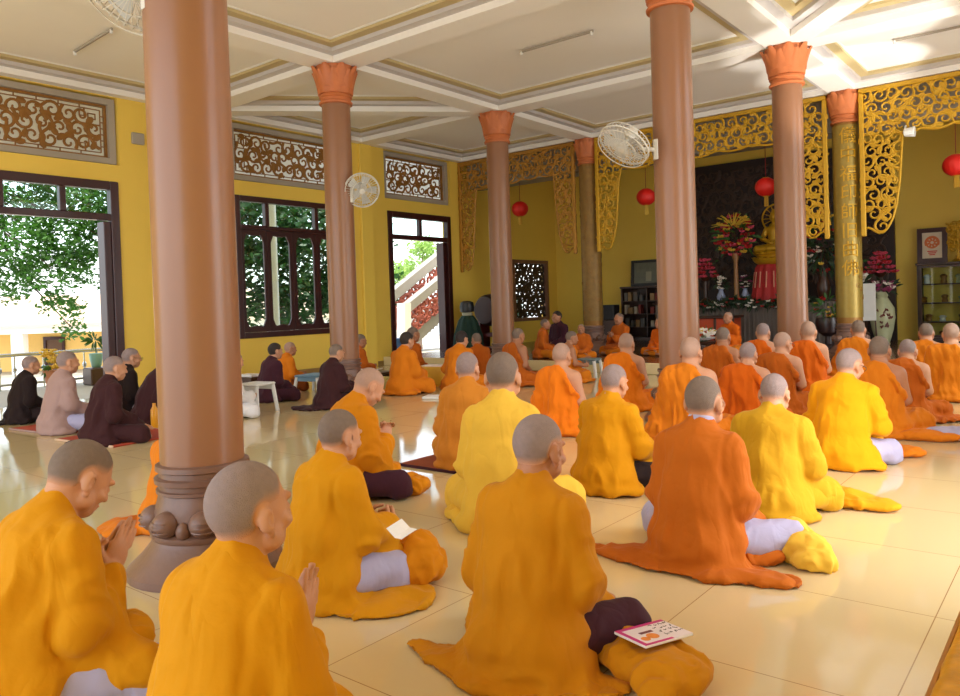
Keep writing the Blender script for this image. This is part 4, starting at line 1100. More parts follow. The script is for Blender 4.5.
mb = MB(); mb.lathe([(.02,.0),(.06,.02),(.085,.16),(.08,.17),(.001,.165)], ax='x'); mb.obj('lamp_head', WPL, t, smooth='auto'); MB().tube([(.03,0,0),(.03,.04,.10),(.03,.09,.13)], .015, 6).obj('bracket', WPL, t)

# ------------------------------------------------------------------ the altar
struct(MB().box((-8.15,YB-.10,PLZ+.001),(-3.26,YB-.004,4.4)).obj('wall_altar_backdrop', DARK))
rnd = random.Random(9)
rl = MB()
fnb = lambda u, v, q: (u, YB-.12-q, v)
carve(lambda u,v,m=0: -8.0+m<u<-3.4-m and 1.4+m<v<4.2-m, (-8.0,-3.4,1.4,4.2), .30, 77, fnb, wid=.03, dep=.02).obj('wall_altar_backdrop_relief', mat('backdrop_relief',(64,42,30),rough=.5,var=.3)).__setitem__('kind','structure')
# grey clothed altar table with a garland along its edge
AXL, AXR, AY0 = -8.0, -3.95, 16.4
t = thing('altar_table','long grey-clothed altar table below the golden statue','altar',((AXL+AXR)/2,AY0+.5,PLZ))
hw_ = (AXR-AXL)/2
mb = MB(); mb.bbox((-hw_,-.36,.001),(hw_,.9,.90),.02)
for k in range(40):
    x = -hw_+.05+k*(2*hw_-.1)/39; mb.tube([(x,-.36,.03),(x,-.365,.85)], .022, 6)
mb.obj('cloth_front', GREYC, t, smooth='auto'); MB().bbox((-hw_-.04,-.42,.90),(hw_+.04,.95,.94),.012).obj('table_top', DWOOD, t)
def blossom(mb, c, r, rnd, n=6, up=None):
    c = Vector(c)
    for k in range(n):
        a = 2*PI*k/n+rnd.uniform(-.3,.3); e = rnd.uniform(.1,.7)
        d = Vector((math.cos(a)*math.cos(e), math.sin(a)*math.cos(e), math.sin(e)))
        mb.tube([c, c+d*r*.55, c+d*r], lambda t: (r*.34*math.sin(PI*(.15+.75*t)), r*.10), 6, flat=Vector((-d.y,d.x,.3)).normalized())
    mb.sphere(c, r*.22, 6, 4)
def leafy(mb, c, R, n, size, rnd):
    for k in range(n):
        d = Vector((rnd.gauss(0,1),rnd.gauss(0,1),rnd.gauss(0,.8))).normalized(); p = Vector(c)+Vector((d.x*R[0],d.y*R[1],d.z*R[2]))*rnd.uniform(.2,1)**.5
        q = (d+Vector((rnd.uniform(-.4,.4),rnd.uniform(-.4,.4),rnd.uniform(-.3,.6)))).normalized(); L = size*rnd.uniform(.7,1.3)
        mb.tube([p, p+q*L*.5, p+q*L+Vector((0,0,-L*.15))], lambda t: (L*.22*math.sin(PI*(.1+.85*t)), L*.03), 4, flat=Vector((-q.y,q.x,.2)).normalized())
def flowers(name, label, P, R, cols, n, size, seed, vase=None, leaves=40, lsize=.12, lm=None, cat='flowers', shape=None):
    rnd = random.Random(seed); t = thing(name, label, cat, tuple(P))
    if vase: 
        m, prof = vase; mb = MB(); mb.lathe(prof, n=20); mb.obj('vase', m, t, smooth='auto'); z0 = prof[-1][1]
    else: z0 = 0
    lb = MB(); leafy(lb, (0,0,z0+R[2]*.9), R, leaves, lsize, rnd); lb.obj('leaves', lm or GRN, t)
    bs = [MB() for _ in cols]
    for k in range(n):
        if shape: c = shape(k/n, rnd, R)
        else:
            d = Vector((rnd.gauss(0,1),rnd.gauss(0,1)-.5,rnd.gauss(0,1))).normalized(); c = (d.x*R[0],d.y*R[1],d.z*R[2])
        blossom(bs[k%len(cols)], (c[0],c[1],z0+R[2]*.9+c[2]), size*rnd.uniform(.8,1.2), rnd)
    for b, m in zip(bs, cols): b.obj('blossoms', m, t)
    return t
TZ = PLZ+.94
pz = lambda px, py, y, z: (ony(px,py,y).x, y, z)
ring = lambda f, rnd, R: (R[0]*math.cos(f*2*PI*3)*(1-.25*(int(f*3)%3)), -R[1]*.3+rnd.uniform(-.05,.05), R[2]*math.sin(f*2*PI*3)*(1-.25*(int(f*3)%3)))
STD = (mat('tan_stand',(150,104,58),rough=.4), [(.11,0.001),(.10,.03),(.05,.06),(.045,.55),(.07,.60),(.07,.66)])
def wreath_at(px, py, y, label, seed):
    P = ony(px,py,y); z0 = TZ+.001
    t = flowers('flower_wreath', label, (P.x,y,z0), (.40,.16,.42), [RPET,PINK,RPET,YPET], 54, .085, seed, vase=(STD[0],[(r,z*(P.z-.38-z0)/.66) for r,z in STD[1]]), leaves=70, lsize=.17, shape=ring)
    rnd = random.Random(seed); mb = MB()
    zc = P.z-z0
    for k in range(22):
        a = rnd.uniform(.1,PI-.1); p = Vector((.05*math.cos(a),-.1,zc+.22)); d = Vector((math.cos(a)*.4,-.12,math.sin(a)*.32))
        mb.tube([p,p+d*.6,p+d+Vector((0,0,-.05))], lambda t: .014*(1-.6*t), 5)
    mb.obj('spray', YPET, t)
wreath_at(735,236,16.55,'round wreath of red and white flowers on a tall tan stand, beside the statue',31)
cone_ = lambda f, rnd, R: ((lambda lv,a: (R[0]*(1-lv/5)*math.cos(a), R[1]*(1-lv/5)*math.sin(a), -R[2]*.9+R[2]*1.9*lv/5))(int(f*5), f*5*2*PI*1.0*7))
def lotus_cone(px, py, y, label, seed, z0, hs):
    P = ony(px,py,y)
    return flowers('lotus_tower', label, (P.x,y,z0), (.26,.24,.24), [PINK,PINK,RPET], 44, .085, seed, vase=(DWOOD,[(.12,.001),(.10,.04),(.04,.08),(.04,hs-.1),(.10,hs-.05),(.12,hs)]), leaves=10, lsize=.1, shape=cone_, cat='flower tower')
lotus_cone(705,268,16.6,'tower of pink lotus lamps on a dark stand, between the brown column and the wreath',32,TZ+.001,.55)
lotus_cone(880,258,17.0,'tower of pink lotus lamps on a dark stand above the big vase',33,PLZ+.001,1.42)
# golden seated statue on a lotus throne over a red-draped pedestal
P = ony(775,254,16.85)
t = thing('draped_pedestal','red-draped pedestal under the golden lotus throne','pedestal',(P.x,16.85,TZ+.001))
hp_ = P.z-.22-TZ; mb = MB(); rings = []
for z, r in ((0,.50),(hp_*.5,.44),(hp_*.92,.40),(hp_,.36)):
    rings.append([(r*(1+.06*math.cos(a*14))*math.cos(a), r*.8*(1+.06*math.cos(a*14))*math.sin(a), z) for a in np.linspace(0,2*PI,84,endpoint=False)])
mb.loft(rings); mb.obj('red_drape', mat('red_drape',(176,40,40),rough=.7,var=.2), t, smooth='auto')
mb = MB()
for k in range(18):
    a = 2*PI*k/18; mb.tube([(.43*math.cos(a),.35*math.sin(a),hp_*.8),(.47*math.cos(a),.385*math.sin(a),hp_*.35)], .014, 5)
mb.obj('fringe', mat('pale_fringe',(214,150,120),rough=.6), t)
t = thing('golden_statue','golden seated statue on a lotus throne, mostly hidden by the slim brown column','statue',(P.x,16.85,P.z-.219))
mb = MB(); mb.lathe([(.34,.001),(.42,.06),(.46,.12),(.36,.16),(.36,.19),(.44,.22),(.40,.26)], n=36)
petal_ring(mb, (0,0,0), .34, .03, .16, 16, .13, .02); petal_ring(mb, (0,0,0), .33, .14, .27, 16, .13, .02)
mb.obj('lotus_throne', GOLD, t, smooth='auto')
F = Field(np.arange(-.5,.5,.016), np.arange(-.45,.45,.016), np.arange(-.02,1.15,.016))
F.cone((0,.02,.10),(0,.02,.34),.17,.14,k=.05,sc=(1,.75,1)); F.ell((0,.02,.46),(.17,.11,.13)); F.cone((0,.02,.55),(0,.0,.68),.055,.05)
F.ell((0,-.01,.76),(.085,.10,.115)); F.ell((0,.0,.88),(.05,.05,.045)); F.ell((0,-.10,.74),(.014,.02,.02),k=.02)
for s in (-1,1):
    F.ell((s*.085,.0,.74),(.014,.02,.06),k=.01); F.cone((s*.17,.02,.50),(s*.25,-.02,.30),.06,.05); F.cone((s*.25,-.02,.30),(s*.04,-.20,.20),.05,.035)
    F.cone((s*.10,.0,.09),(s*.34,-.12,.08),.10,.075); F.cone((s*.34,-.12,.07),(-s*.06,-.22,.07),.07,.05)
    for q in range(4): F.cone((s*.03,-.20,.19),(-s*.03,-.235+.0*q,.17+.012*q),.010,.009,k=.004)
F.clipz(); V, Fc = F.mesh(); V = V+np.array([0,0,.262]); npmesh('figure', V, Fc, GOLD, t)
mb = MB(); mb.tube([(.30*math.cos(a),.16,1.0+.30*math.sin(a)) for a in np.linspace(0,2*PI,37)], .02, 6); 
for k in range(16):
    a = 2*PI*k/16; mb.tube([(.12*math.cos(a),.16,1.0+.12*math.sin(a)),(.29*math.cos(a),.16,1.0+.29*math.sin(a))], .010, 5)
mb.obj('halo', GOLD, t)
# garland of flowers along the table edge
rnd = random.Random(40)
t = thing('hanging_garland','garland of leaves with white and red flowers along the altar table edge','garland',(-6.0,AY0-.09,TZ))
lb, w1, w2 = MB(), MB(), MB()
for k in range(150):
    x = rnd.uniform(-1.4,1.5); sw = -.10*abs(math.sin(x*2.6)); leafy(lb, (x,-.03,sw+.02), (.10,.05,.07), 3, .13, rnd)
    if k%3 == 0: blossom(w1 if rnd.random()<.55 else w2, (x,-.09,sw+rnd.uniform(-.08,.08)), .055, rnd)
lb.obj('leaves', DGRN, t); w1.obj('blossoms', WPET, t); w2.obj('blossoms', RPET, t)
VG = mat('celadon_vase',(188,190,150),rough=.2,var=.12,vscale=10); VB = mat('blue_white_vase',(150,160,190),rough=.2,var=.25,vscale=16)
vp = [(.05,.001),(.08,.02),(.10,.10),(.06,.19),(.045,.24),(.06,.27)]
for i,(px,py,lab) in enumerate(((745,282,'small blue-white vase of pale flowers behind the garland, close to the pedestal'),(721,290,'small blue-white vase of white flowers at the foot of the wreath stand'))):
    P = ony(px,py,16.8-.2*i); flowers('flower_vase', lab, (P.x,16.8-.2*i,TZ+.001), (.11,.10,.14), [(WPET,PURP),(WPET,WPET),(RPET,PINK)][i], 14, .05, 50+i, vase=(VB if i<2 else VG, vp), leaves=24, lsize=.11, lm=DGRN)
tall = [(.07,.001),(.10,.03),(.13,.2),(.09,.40),(.06,.5),(.08,.56)]
P = ony(822,268,16.2); flowers('flower_arrangement','tall dark leafy arrangement with red and yellow flowers between the slim and inscribed columns', (P.x,16.3,TZ+.001), (.30,.24,.62), [RPET,YPET,WPET,RPET], 40, .075, 60, vase=(DWOOD,tall[:]), leaves=170, lsize=.2, lm=DGRN)
# big painted vase with purple and white flowers
P = ony(883,338,16.4)
t = thing('painted_vase','big pale painted vase on the platform beside the inscribed column','vase',(P.x,16.4,PLZ+.001))
vh = ony(883,292,16.4).z-PLZ
pr = [(.10,.001),(.13,.02),(.12,.06),(.19,.30),(.225,.52),(.21,.70),(.13,.84),(.095,.90),(.12,.97),(.13,1.0)]
mb = MB(); mb.lathe([(r,z*vh) for r,z in pr], n=36); mb.obj('body', VG, t, smooth='auto')
mb = MB(); rnd = random.Random(3)
for k in range(14):
    a = -1.2+rnd.uniform(-.55,.55); z = vh*rnd.uniform(.35,.72); r = .225
    mb.tube([((r+.004)*math.cos(a+q*.10),(r+.004)*math.sin(a+q*.10),z+.03*math.sin(q*3+k)) for q in (-1,-.3,.3,1)], (.018,.004), 5)
mb.obj('painted_motif', mat('dark_painted_motif',(110,52,44),rough=.3), t)
flowers('flower_arrangement','purple and white orchid blooms standing in the big painted vase', (P.x,16.4,PLZ+vh), (.28,.2,.10), [PURP,PURP,WPET], 26, .075, 61, leaves=30, lsize=.15, lm=DGRN)
P2_ = ony(868,285,16.2); flowers('orchid','white orchid spray leaning beside the inscribed golden column', (P2_.x-.1,16.2,PLZ+.001), (.12,.10,.22), [WPET,WPET], 16, .08, 62, vase=(DWOOD,[(.08,.001),(.11,.05),(.12,.22),(.10,.26),(.03,.3),(.02,.95)]), leaves=16, lsize=.2, lm=DGRN)
P = ony(829,335,15.5); flowers('potted_plant','leafy plant in a dark pot on a wooden stool before the altar end', (P.x,15.5,PLZ+.001), (.22,.2,.22), [YPET,RPET], 14, .05, 63, vase=(mat('dark_pot',(52,36,34),rough=.3),[(.14,.001),(.14,.04),(.08,.08),(.08,.22),(.20,.30),(.24,.48),(.22,.58)]), leaves=60, lsize=.16, cat='plant')
P = ony(866,300,15.4); t = thing('notice_board','plain white board on a wooden easel beside the inscribed column','board',(P.x,15.4,PLZ+.001),.2)
MB().bbox((-.16,-.015,P.z-PLZ-.38),(.16,.015,P.z-PLZ+.30),.006).obj('panel', mat('grey_white_board',(206,204,198),rough=.5), t)
mb = MB(); 
for x in (-.13,.13): mb.tube([(x,.02,P.z-PLZ-.1),(x*1.3,-.02,0.001)], .014, 6)
mb.tube([(0,.03,P.z-PLZ-.1),(0,.35,.001)], .014, 6); mb.obj('easel', DWOOD, t)
# red table with flower dish
P = ony(706,330,15.2); t = thing('red_table','low red-fronted table with dark frame before the grey altar cloth','table',(P.x,15.2,PLZ+.001))
MB().bbox((-.55,-.01,.08),(.55,.5,.60),.01).obj('red_panel', mat('red_table_front',(196,70,30),rough=.5,var=.1), t)
mb = MB(); mb.bbox((-.6,-.05,.60),(.6,.55,.65),.01)
for x in (-.57,-.2,.2,.57): mb.bbox((x-.025,-.035,0),(x+.025,.0,.60),.005)
mb.bbox((-.6,-.035,.04),(.6,0,.09),.005); mb.obj('frame', DWOOD, t)
P = ony(703,346,13.0); t = thing('offering_stand','small dark round stand before the red table','stand',(P.x,13.0,PLZ+.001))
mb = MB(); mb.lathe([(.16,.001),(.15,.03),(.05,.06),(.05,.20),(.22,.24),(.23,.27),(.001,.275)], n=24); mb.obj('pedestal', DWOOD, t, smooth='auto')
flowers('flower_dish','low dish heaped with white flowers on the small dark stand', (P.x,13.0,PLZ+.279), (.20,.18,.07), [WPET,WPET,YPET], 34, .06, 64, vase=(WPL,[(.08,.001),(.20,.03),(.24,.06)]), leaves=30, lsize=.1)
# ---- furniture along the back wall
def bookcase(x0, x1, y0, y1, z1, label, glassy=False):
    t = thing('glass_cabinet' if glassy else 'bookcase', label, 'cabinet' if glassy else 'bookcase', (x0,y0,PLZ+.001)); w = x1-x0; d = y1-y0; h = z1-PLZ
    mb = MB(); e = .04
    mb.bbox((0,0,0),(e,d,h),.004); mb.bbox((w-e,0,0),(w,d,h),.004); (None if glassy else mb.bbox((e,d-.02,0),(w-e,d,h),.003)); mb.bbox((-.02,-.02,h),(w+.02,d,h+.05),.008); mb.bbox((e,0,0),(w-e,d-.02,.08),.004)
    mb.obj('carcass', DWOOD, t); m = MB(); n = 4
    for k in range(1,n): m.bbox((e,.01,h*k/n-.012),(w-e,d-.02,h*k/n+.012),.003)
    m.bbox((w/2-.015,.005,.08),(w/2+.015,d-.02,h),.003); m.obj('shelf', DWOOD, t)
    if glassy:
        for k in range(2):
            a, b = e+(w-2*e)*k/2+.005, e+(w-2*e)*(k+1)/2-.005; f = MB()
            f.ring([(a,.09),(b,.09),(b,h-.01),(a,h-.01)],[(a+.04,.13),(b-.04,.13),(b-.04,h-.05),(a+.04,h-.05)], lambda u,v,q: (u,-.012+q,v), -.012,.012); o = f.obj('door', DWOOD, t)
            MB().box((a+.03,-.014,.12),(b-.03,-.010,h-.04)).obj('pane', GLASS, o)
    return t, w, d, h
A = ony(623,289,17.85); B_ = ony(663,289,17.85)
tb, w_, d_, h_ = bookcase(A.x, A.x+1.44, 17.72, YB-.005, A.z, 'dark wooden bookcase by the yellow back wall under the framed picture')
rnd = random.Random(6); bm_ = [mat('book_%s'%n, c, rough=.6) for n,c in (('tan',(150,120,80)),('red',(120,44,36)),('pale',(190,180,160)),('grey',(96,92,90)))]
cnt = 0
for k in range(1,4):
    for half in (0,1):
        x = .07+half*(w_/2)
        for q in range(4):
            bw_ = rnd.uniform(.06,.13); bh = rnd.uniform(.14,.24)
            if x+bw_ > (half+1)*w_/2-.06: break
            o = MB().bbox((0,-.09,0),(bw_,.09,bh),.005).obj('shelf_book', bm_[rnd.randrange(4)]); o.location = (A.x+x, 17.86, PLZ+.002+h_*k/4+.013)
            tag(o, 'stack of papers and books on the dark wooden bookcase shelves', 'book', 'books on the dark bookcase'); x += bw_+rnd.uniform(.01,.07)
Lf, Rt = ony(632,287,17.9), ony(662,259,17.9)
t = thing('framed_picture','dark framed greenish picture standing on the bookcase','picture',(Lf.x,17.86,A.z+.056)); t.rotation_euler = (-.10,0,0)
fw, fh = Rt.x-Lf.x+.06, Rt.z-A.z-.05
MB().ring([(0,0),(fw,0),(fw,fh),(0,fh)],[(.07,.07),(fw-.07,.07),(fw-.07,fh-.07),(.07,fh-.07)], lambda u,v,q:(u,q,v), -.03,.015).obj('frame', BLK, t)
mb = MB(); mb.box((.06,-.005,.06),(fw-.06,.005,fh-.06)); mb.obj('print', mat('dim_print',(104,104,84),rough=.3,var=.4,vscale=7), t)
MB().bbox((fw*.45,-.012,.12),(fw*.62,-.006,fh*.55),.002).obj('print_detail', mat('pale_print',(150,146,120),rough=.4), t)
P = ony(609,312,17.2); t = thing('loudspeaker','black box loudspeaker on a low dark stand at the yellow back wall','loudspeaker',(P.x,17.3,PLZ+.001))
MB().bbox((-.17,-.15,P.z-PLZ-.20),(.17,.15,P.z-PLZ+.18),.015).obj('cabinet', BLK, t)
mb = MB()
for z, r in ((-.06,.11),(.09,.055)): mb.lathe([(r,-.158),(r*.9,-.15),(r*.3,-.14),(.001,-.14)], c=(0,0,P.z-PLZ+z), ax='y', n=24)
mb.obj('cone', mat('speaker_cone',(40,40,44),rough=.6), t)
MB().bbox((-.18,-.16,0),(.18,.16,P.z-PLZ-.20),.01).obj('stand', DWOOD, t)
E1, E2 = ony(917,229,17.95), ony(948,266,17.95)
cab0 = ony(917,266,17.75)
tc_, cw, cd_, ch = bookcase(cab0.x, cab0.x+1.7, 17.70, YB-.005, cab0.z, 'dark glass-fronted cabinet along the yellow back wall below the emblem picture', True)
rnd = random.Random(8)
for k in range(0,4):
    for q in range(5):
        x = .12+q*.31+rnd.uniform(-.05,.05); hh = rnd.uniform(.12,.2)
        o = MB(); o.lathe([(.05,.001),(.06,.02),(.045,hh*.5),(.07,hh*.8),(.03,hh)], n=12); o = o.obj('cabinet_ornament', [VG,BRNG,WPL,GOLDD][rnd.randrange(4)], smooth='auto'); o.location = (cab0.x+x, 17.95, PLZ+.003+(ch*k/4+.013 if k else .081))
        tag(o, 'small ornament jar behind the glass of the back wall cabinet', 'ornament', 'ornaments in the glass cabinet')
t = thing('emblem_picture','dark framed white picture with an orange round emblem, standing on the glass cabinet','picture',(E1.x,17.92,cab0.z+.056)); t.rotation_euler = (-.05,0,0)
fw, fh = E2.x-E1.x, E1.z-cab0.z-.06
MB().ring([(0,0),(fw,0),(fw,fh),(0,fh)],[(.09,.09),(fw-.09,.09),(fw-.09,fh-.09),(.09,fh-.09)], lambda u,v,q:(u,q,v), -.03,.015).obj('frame', mat('dark_red_frame',(66,26,22),rough=.3), t)
MB().box((.08,-.006,.08),(fw-.08,.004,fh-.08)).obj('sheet', mat('cream_sheet',(222,206,180),rough=.5), t)
mb = MB(); cx, cz, r = fw/2, fh*.58, fw*.20
mb.tube([(cx+r*math.cos(a),-.010,cz+r*math.sin(a)) for a in np.linspace(0,2*PI,33)], (.018,.006), 5, flat=(0,1,0))
for k in range(8):
    a = 2*PI*k/8; mb.tube([(cx+.3*r*math.cos(a),-.010,cz+.3*r*math.sin(a)),(cx+.85*r*math.cos(a+.3),-.010,cz+.85*r*math.sin(a+.3))], (.02,.006), 5, flat=(0,1,0))
mb.tube([(cx+1.2*r*math.cos(a),-.010,cz+1.2*r*math.sin(a)) for a in np.linspace(-.5,PI+.5,33)], (.010,.006), 5, flat=(0,1,0))
mb.obj('emblem', mat('orange_emblem',(216,116,60),rough=.5), t)
mb = MB()
for k in range(3): mb.tube([(cx-.09+.02*k,-.010,fh*.33-.035*k),(cx+.09-.02*k,-.010,fh*.33-.035*k)], (.012,.006), 5, flat=(0,1,0))
mb.obj('emblem_base', mat('red_emblem',(206,70,50),rough=.5), t)
P = ony(955,226,17.9); t = thing('gilt_ornament','gilt upright ornament on the glass cabinet, at the frame edge','ornament',(P.x+.05,17.9,cab0.z+.056))
mb = MB(); mb.lathe([(.10,.001),(.11,.03),(.05,.06),(.05,.12),(.001,.125)], n=20); carve(lambda u,v,m=0: abs(u)<.14-m and .14+m<v<.72-m, (-.14,.14,.14,.72), .13, 4, lambda u,v,q:(u,q,v), wid=.02, dep=.02)
mb.tube([(0,0,.1),(0,0,.7)], .02, 8); mb.obj('stem', GOLD, t)
carve(lambda u,v,m=0: abs(u)<.2-m and .2+m<v<.8-m, (-.2,.2,.2,.8), .14, 4, lambda u,v,q:(u,-q,v), wid=.02, dep=.02).obj('openwork', GOLD, t)
# bell and drum by the garden wall corner
P = ony(467,307,13.0); t = thing('draped_bell','black rounded bell on a dark green draped stand in the hall corner','bell',(P.x,13.0,PLZ+.001)); z = P.z-PLZ
mb = MB(); mb.lathe([(.09,z-.12),(.15,z-.11),(.165,z),(.14,z+.10),(.08,z+.13),(.001,z+.135)], n=24); mb.obj('bell', BLK, t, smooth='auto')
mb = MB(); mb.lathe([(.10,z-.19),(.115,z-.17),(.115,z-.125),(.001,z-.12)], n=20); mb.obj('white_rim', mat('pale_cushion',(180,176,150),rough=.7), t)
mb = MB(); rings = []
for zz, r in ((.001,.34),(z*.4,.30),(z*.7,.20),(z-.19,.12)): rings.append([(r*(1+.08*math.cos(9*a))*math.cos(a), r*(1+.08*math.cos(9*a))*math.sin(a), zz) for a in np.linspace(0,2*PI,72,endpoint=False)])
mb.loft(rings); mb.obj('green_drape', mat('dark_green_cloth',(22,52,40),rough=.8,var=.3), t, smooth='auto')
P = ony(494,310,13.7); t = thing('temple_drum','big dark drum on a deep red stand, half behind the slim plain column','drum',(P.x-.05,13.7,PLZ+.001)); z = P.z-PLZ
mb = MB(); mb.lathe([(.30,-.28),(.345,-.2),(.37,0),(.345,.2),(.30,.28)], c=(0,0,z), ax='y', n=32); mb.obj('barrel', mat('dark_drum',(40,24,22),rough=.4), t, smooth='auto')
mb = MB(); mb.lathe([(.001,-.286),(.28,-.284),(.29,-.27)], c=(0,0,z), ax='y', n=32); mb.obj('drum_skin', mat('drum_skin',(58,36,32),rough=.6), t)
mb = MB(); mb.bbox((-.32,-.22,0),(.32,.22,.08),.01); mb.bbox((-.30,-.18,.08),(-.22,.18,z-.10),.01); mb.bbox((.22,-.18,.08),(.30,.18,z-.10),.01); mb.bbox((-.22,-.06,.30),(.22,.06,.40),.01); mb.obj('stand', mat('deep_red_stand',(92,22,20),rough=.4), t)
# ------------------------------------------------------------------ things on the hall floor
B = bundle
B('rolled_robe','rust-gold robe rolled like a rose, in front of the person with the white booklet','folded robe',414,581,(.145,.13,.20),'deepamber',101,.4,amp=.026,blobs=[((0,0,.40),(1,1,.45)),((.1,.0,.75),(.62,.6,.35)),((-.35,.25,.5),(.55,.6,.4)),((.45,-.3,.4),(.5,.5,.4)),((.2,.45,.4),(.5,.45,.4))])
bm = B('folded_robe','ochre robe folded in a thick pad with a magazine on top','folded robe',652,676,(.19,.15,.13),'ochre',102,-.5,amp=.018,blobs=[((-.25,.0,.45),(.85,.85,.5)),((.45,.05,.5),(.75,.8,.45)),((.70,-.35,.40),(.45,.60,.42)),((-.3,-.4,.3),(.7,.5,.35))])
P = bm.location.copy()
t = thing('magazine','magazine with pink border and picture cover lying on the folded ochre robe','magazine',(P.x+.0,P.y+.02,.128),.33)
t.rotation_euler = (-.04,.05,1.22)
MB().bbox((-.105,-.075,0),(.105,.075,.008),.002).obj('pages', mat('paper_white',(240,236,232),rough=.5,var=.02), t)
mb = MB(); z = .0085; wh = mat('magazine_cover',(238,228,232),rough=.3,var=.02)
mb.box((-.104,-.074,.0081),(.104,.074,.0090)); mb.obj('cover', wh, t)
mb = MB(); mg = mat('magenta_ink',(202,40,128),rough=.35,var=.15,vscale=40)
mb.box((-.104,.058,.0091),(.104,.074,.0095)); mb.box((-.104,-.074,.0091),(.02,-.062,.0095)); mb.box((-.104,-.062,.0091),(-.088,.058,.0095)); mb.obj('cover_border', mg, t)
mb = MB(); mb.cur = 0; mb.box((-.05,.005,.0091),(.005,.020,.0095)); mb.obj('cover_dark_patch', mat('maroon_ink',(96,30,40),rough=.4), t)
mb = MB(); mb.lathe([(.022,.0091),(.022,.0096)], c=(-.025,-.022,0), n=14); mb.lathe([(.016,.0091),(.016,.0096)], c=(-.062,-.030,0), n=14); mb.obj('cover_picture', mat('orange_ink',(232,140,60),rough=.4,var=.2,vscale=60), t)
mb = MB(); rnd = random.Random(5)
for ln in range(4):
    x = .022
    for k in range(4):
        y = .046-ln*.026; pts = [(x+q*.0045+rnd.uniform(-.002,.002), y+rnd.uniform(-.008,.008), .0097) for q in range(4)]
        mb.tube(pts, (.0016,.0006), 4, flat=(0,0,1)); x += .021
mb.obj('cover_script', mat('black_ink',(30,26,30),rough=.5), t)
B('folded_robe','orange-brown robe bundle with dark strap beside the plum knee of the bowing person','folded robe',399,492,(.22,.16,.12),'deepamber',103,.2,amp=.02)
B('folded_robe','pale yellow cloth trailing on the floor beside the pale yellow robe','folded robe',466,521,(.20,.10,.075),'yellowpale',104,-.5,amp=.014)
B('folded_robe','small yellow folded cloth on the floor just past the ochre robe head','folded robe',562,487,(.10,.08,.06),'gold',105,.3,amp=.012)
B('crumpled_robe','crumpled pale golden cloth bag on the floor past the lilac knee','crumpled cloth',802,562,(.12,.15,.17),'yellowpale',106,.55,amp=.022,blobs=[((0,.1,.45),(.85,.85,.5)),((-.2,.35,.75),(.55,.5,.32)),((.15,-.45,.35),(.75,.65,.38)),((.45,-.75,.22),(.45,.4,.25)),((-.45,.1,.5),(.5,.5,.4))])
bs = B('strapped_bundle','brown-orange cloth bundle with loose strap next to the lemon yellow robe','folded robe',846,506,(.27,.12,.11),'gold',107,.05,amp=.012,blobs=[((-.55,.1,.6),(.45,.8,.75)),((.3,-.05,.30),(.75,.8,.35)),((.0,.2,.4),(.5,.6,.5))])
mb = MB()
for o_ in (0,.03): mb.tube([(-.10+o_,-.11,.003),(-.11+o_,-.10,.06),(-.12+o_,-.02,.125),(-.13+o_,.06,.10)], (.011,.003), 5, flat=(1,0,0))
mb.obj('strap', CL['browncloth'], bs)
B('folded_robe','orange robe folded flat on the floor by the bright yellow robe knee','folded robe',893,455,(.22,.12,.075),'orange',108,.1,amp=.012)
B('folded_robe','rolled dusky orange cloth on the floor beside the tan bare-shouldered person','folded robe',924,440,(.26,.11,.085),'orange',109,.1,amp=.012)
B('white_roll','pale lilac-white cloth roll at the frame edge, past the rolled orange cloth','folded cloth',957,440,(.26,.11,.11),'lilac',110,.2,amp=.006)
B('folded_robe','rust cloth bunch lying between the lilac knee and the crumpled yellow bag','folded robe',752,560,(.16,.12,.10),'rust',111,.6,amp=.02)
B('folded_robe','amber cloth lump lying behind the person with black trousers','folded robe',598,486,(.16,.10,.06),'amber',112,-.3,amp=.014)
B('folded_robe','golden pleated cloth pile between the rust robe and the lemon robe','folded robe',741,458,(.20,.16,.14),'gold',113,.2,amp=.018)
# booklet held by the third person
P = atd(402,531,2.98); t = thing('booklet','small white booklet held by the person in the amber robe with lilac trousers','booklet',tuple(P)); t.rotation_euler = (.35,.2,-.2); t.scale = (.62,.62,.62)
for s in (-1,1):
    mb = MB(); mb.bbox((-.045,-.06,0),(.045,.06,.004),.001); mb.xf(Matrix.Translation((s*.043,0,0))@Matrix.Rotation(-s*.35,4,'Y')); mb.obj('page', mat('paper_white',(240,236,232)), t)
def mat_(label, px, py, sx, sy, rz, c1, edge):
    P = onz(px,py); t = thing('floor_mat', label, 'mat', tuple(P), rz)
    MB().bbox((-sx,-sy,.001),(sx,sy,.018),.006).obj('pad', c1, t)
    MB().bbox((-sx-.006,-sy-.012,.001),(sx+.006,-sy,.022),.004).obj('piping', edge, t); MB().bbox((-sx-.006,sy,.001),(sx+.006,sy+.012,.022),.004).obj('piping', edge, t)
RM = mat('red_mat',(176,66,40),rough=.8,var=.1); WM = mat('pale_mat_edge',(214,180,150),rough=.8)
mat_('red mat with pale edge under the person in dark maroon', 124,437,.50,.42,.1,RM,WM)
mat_('thin red mat under the person in the mauve-grey robe', 70,427,.50,.40,.1,RM,CL['mauve'])
mat_('brown mat under the person in tan orange robe', 464,462,.36,.36,.0,mat('brown_mat',(150,74,40),rough=.8,var=.1),CL['plum'])
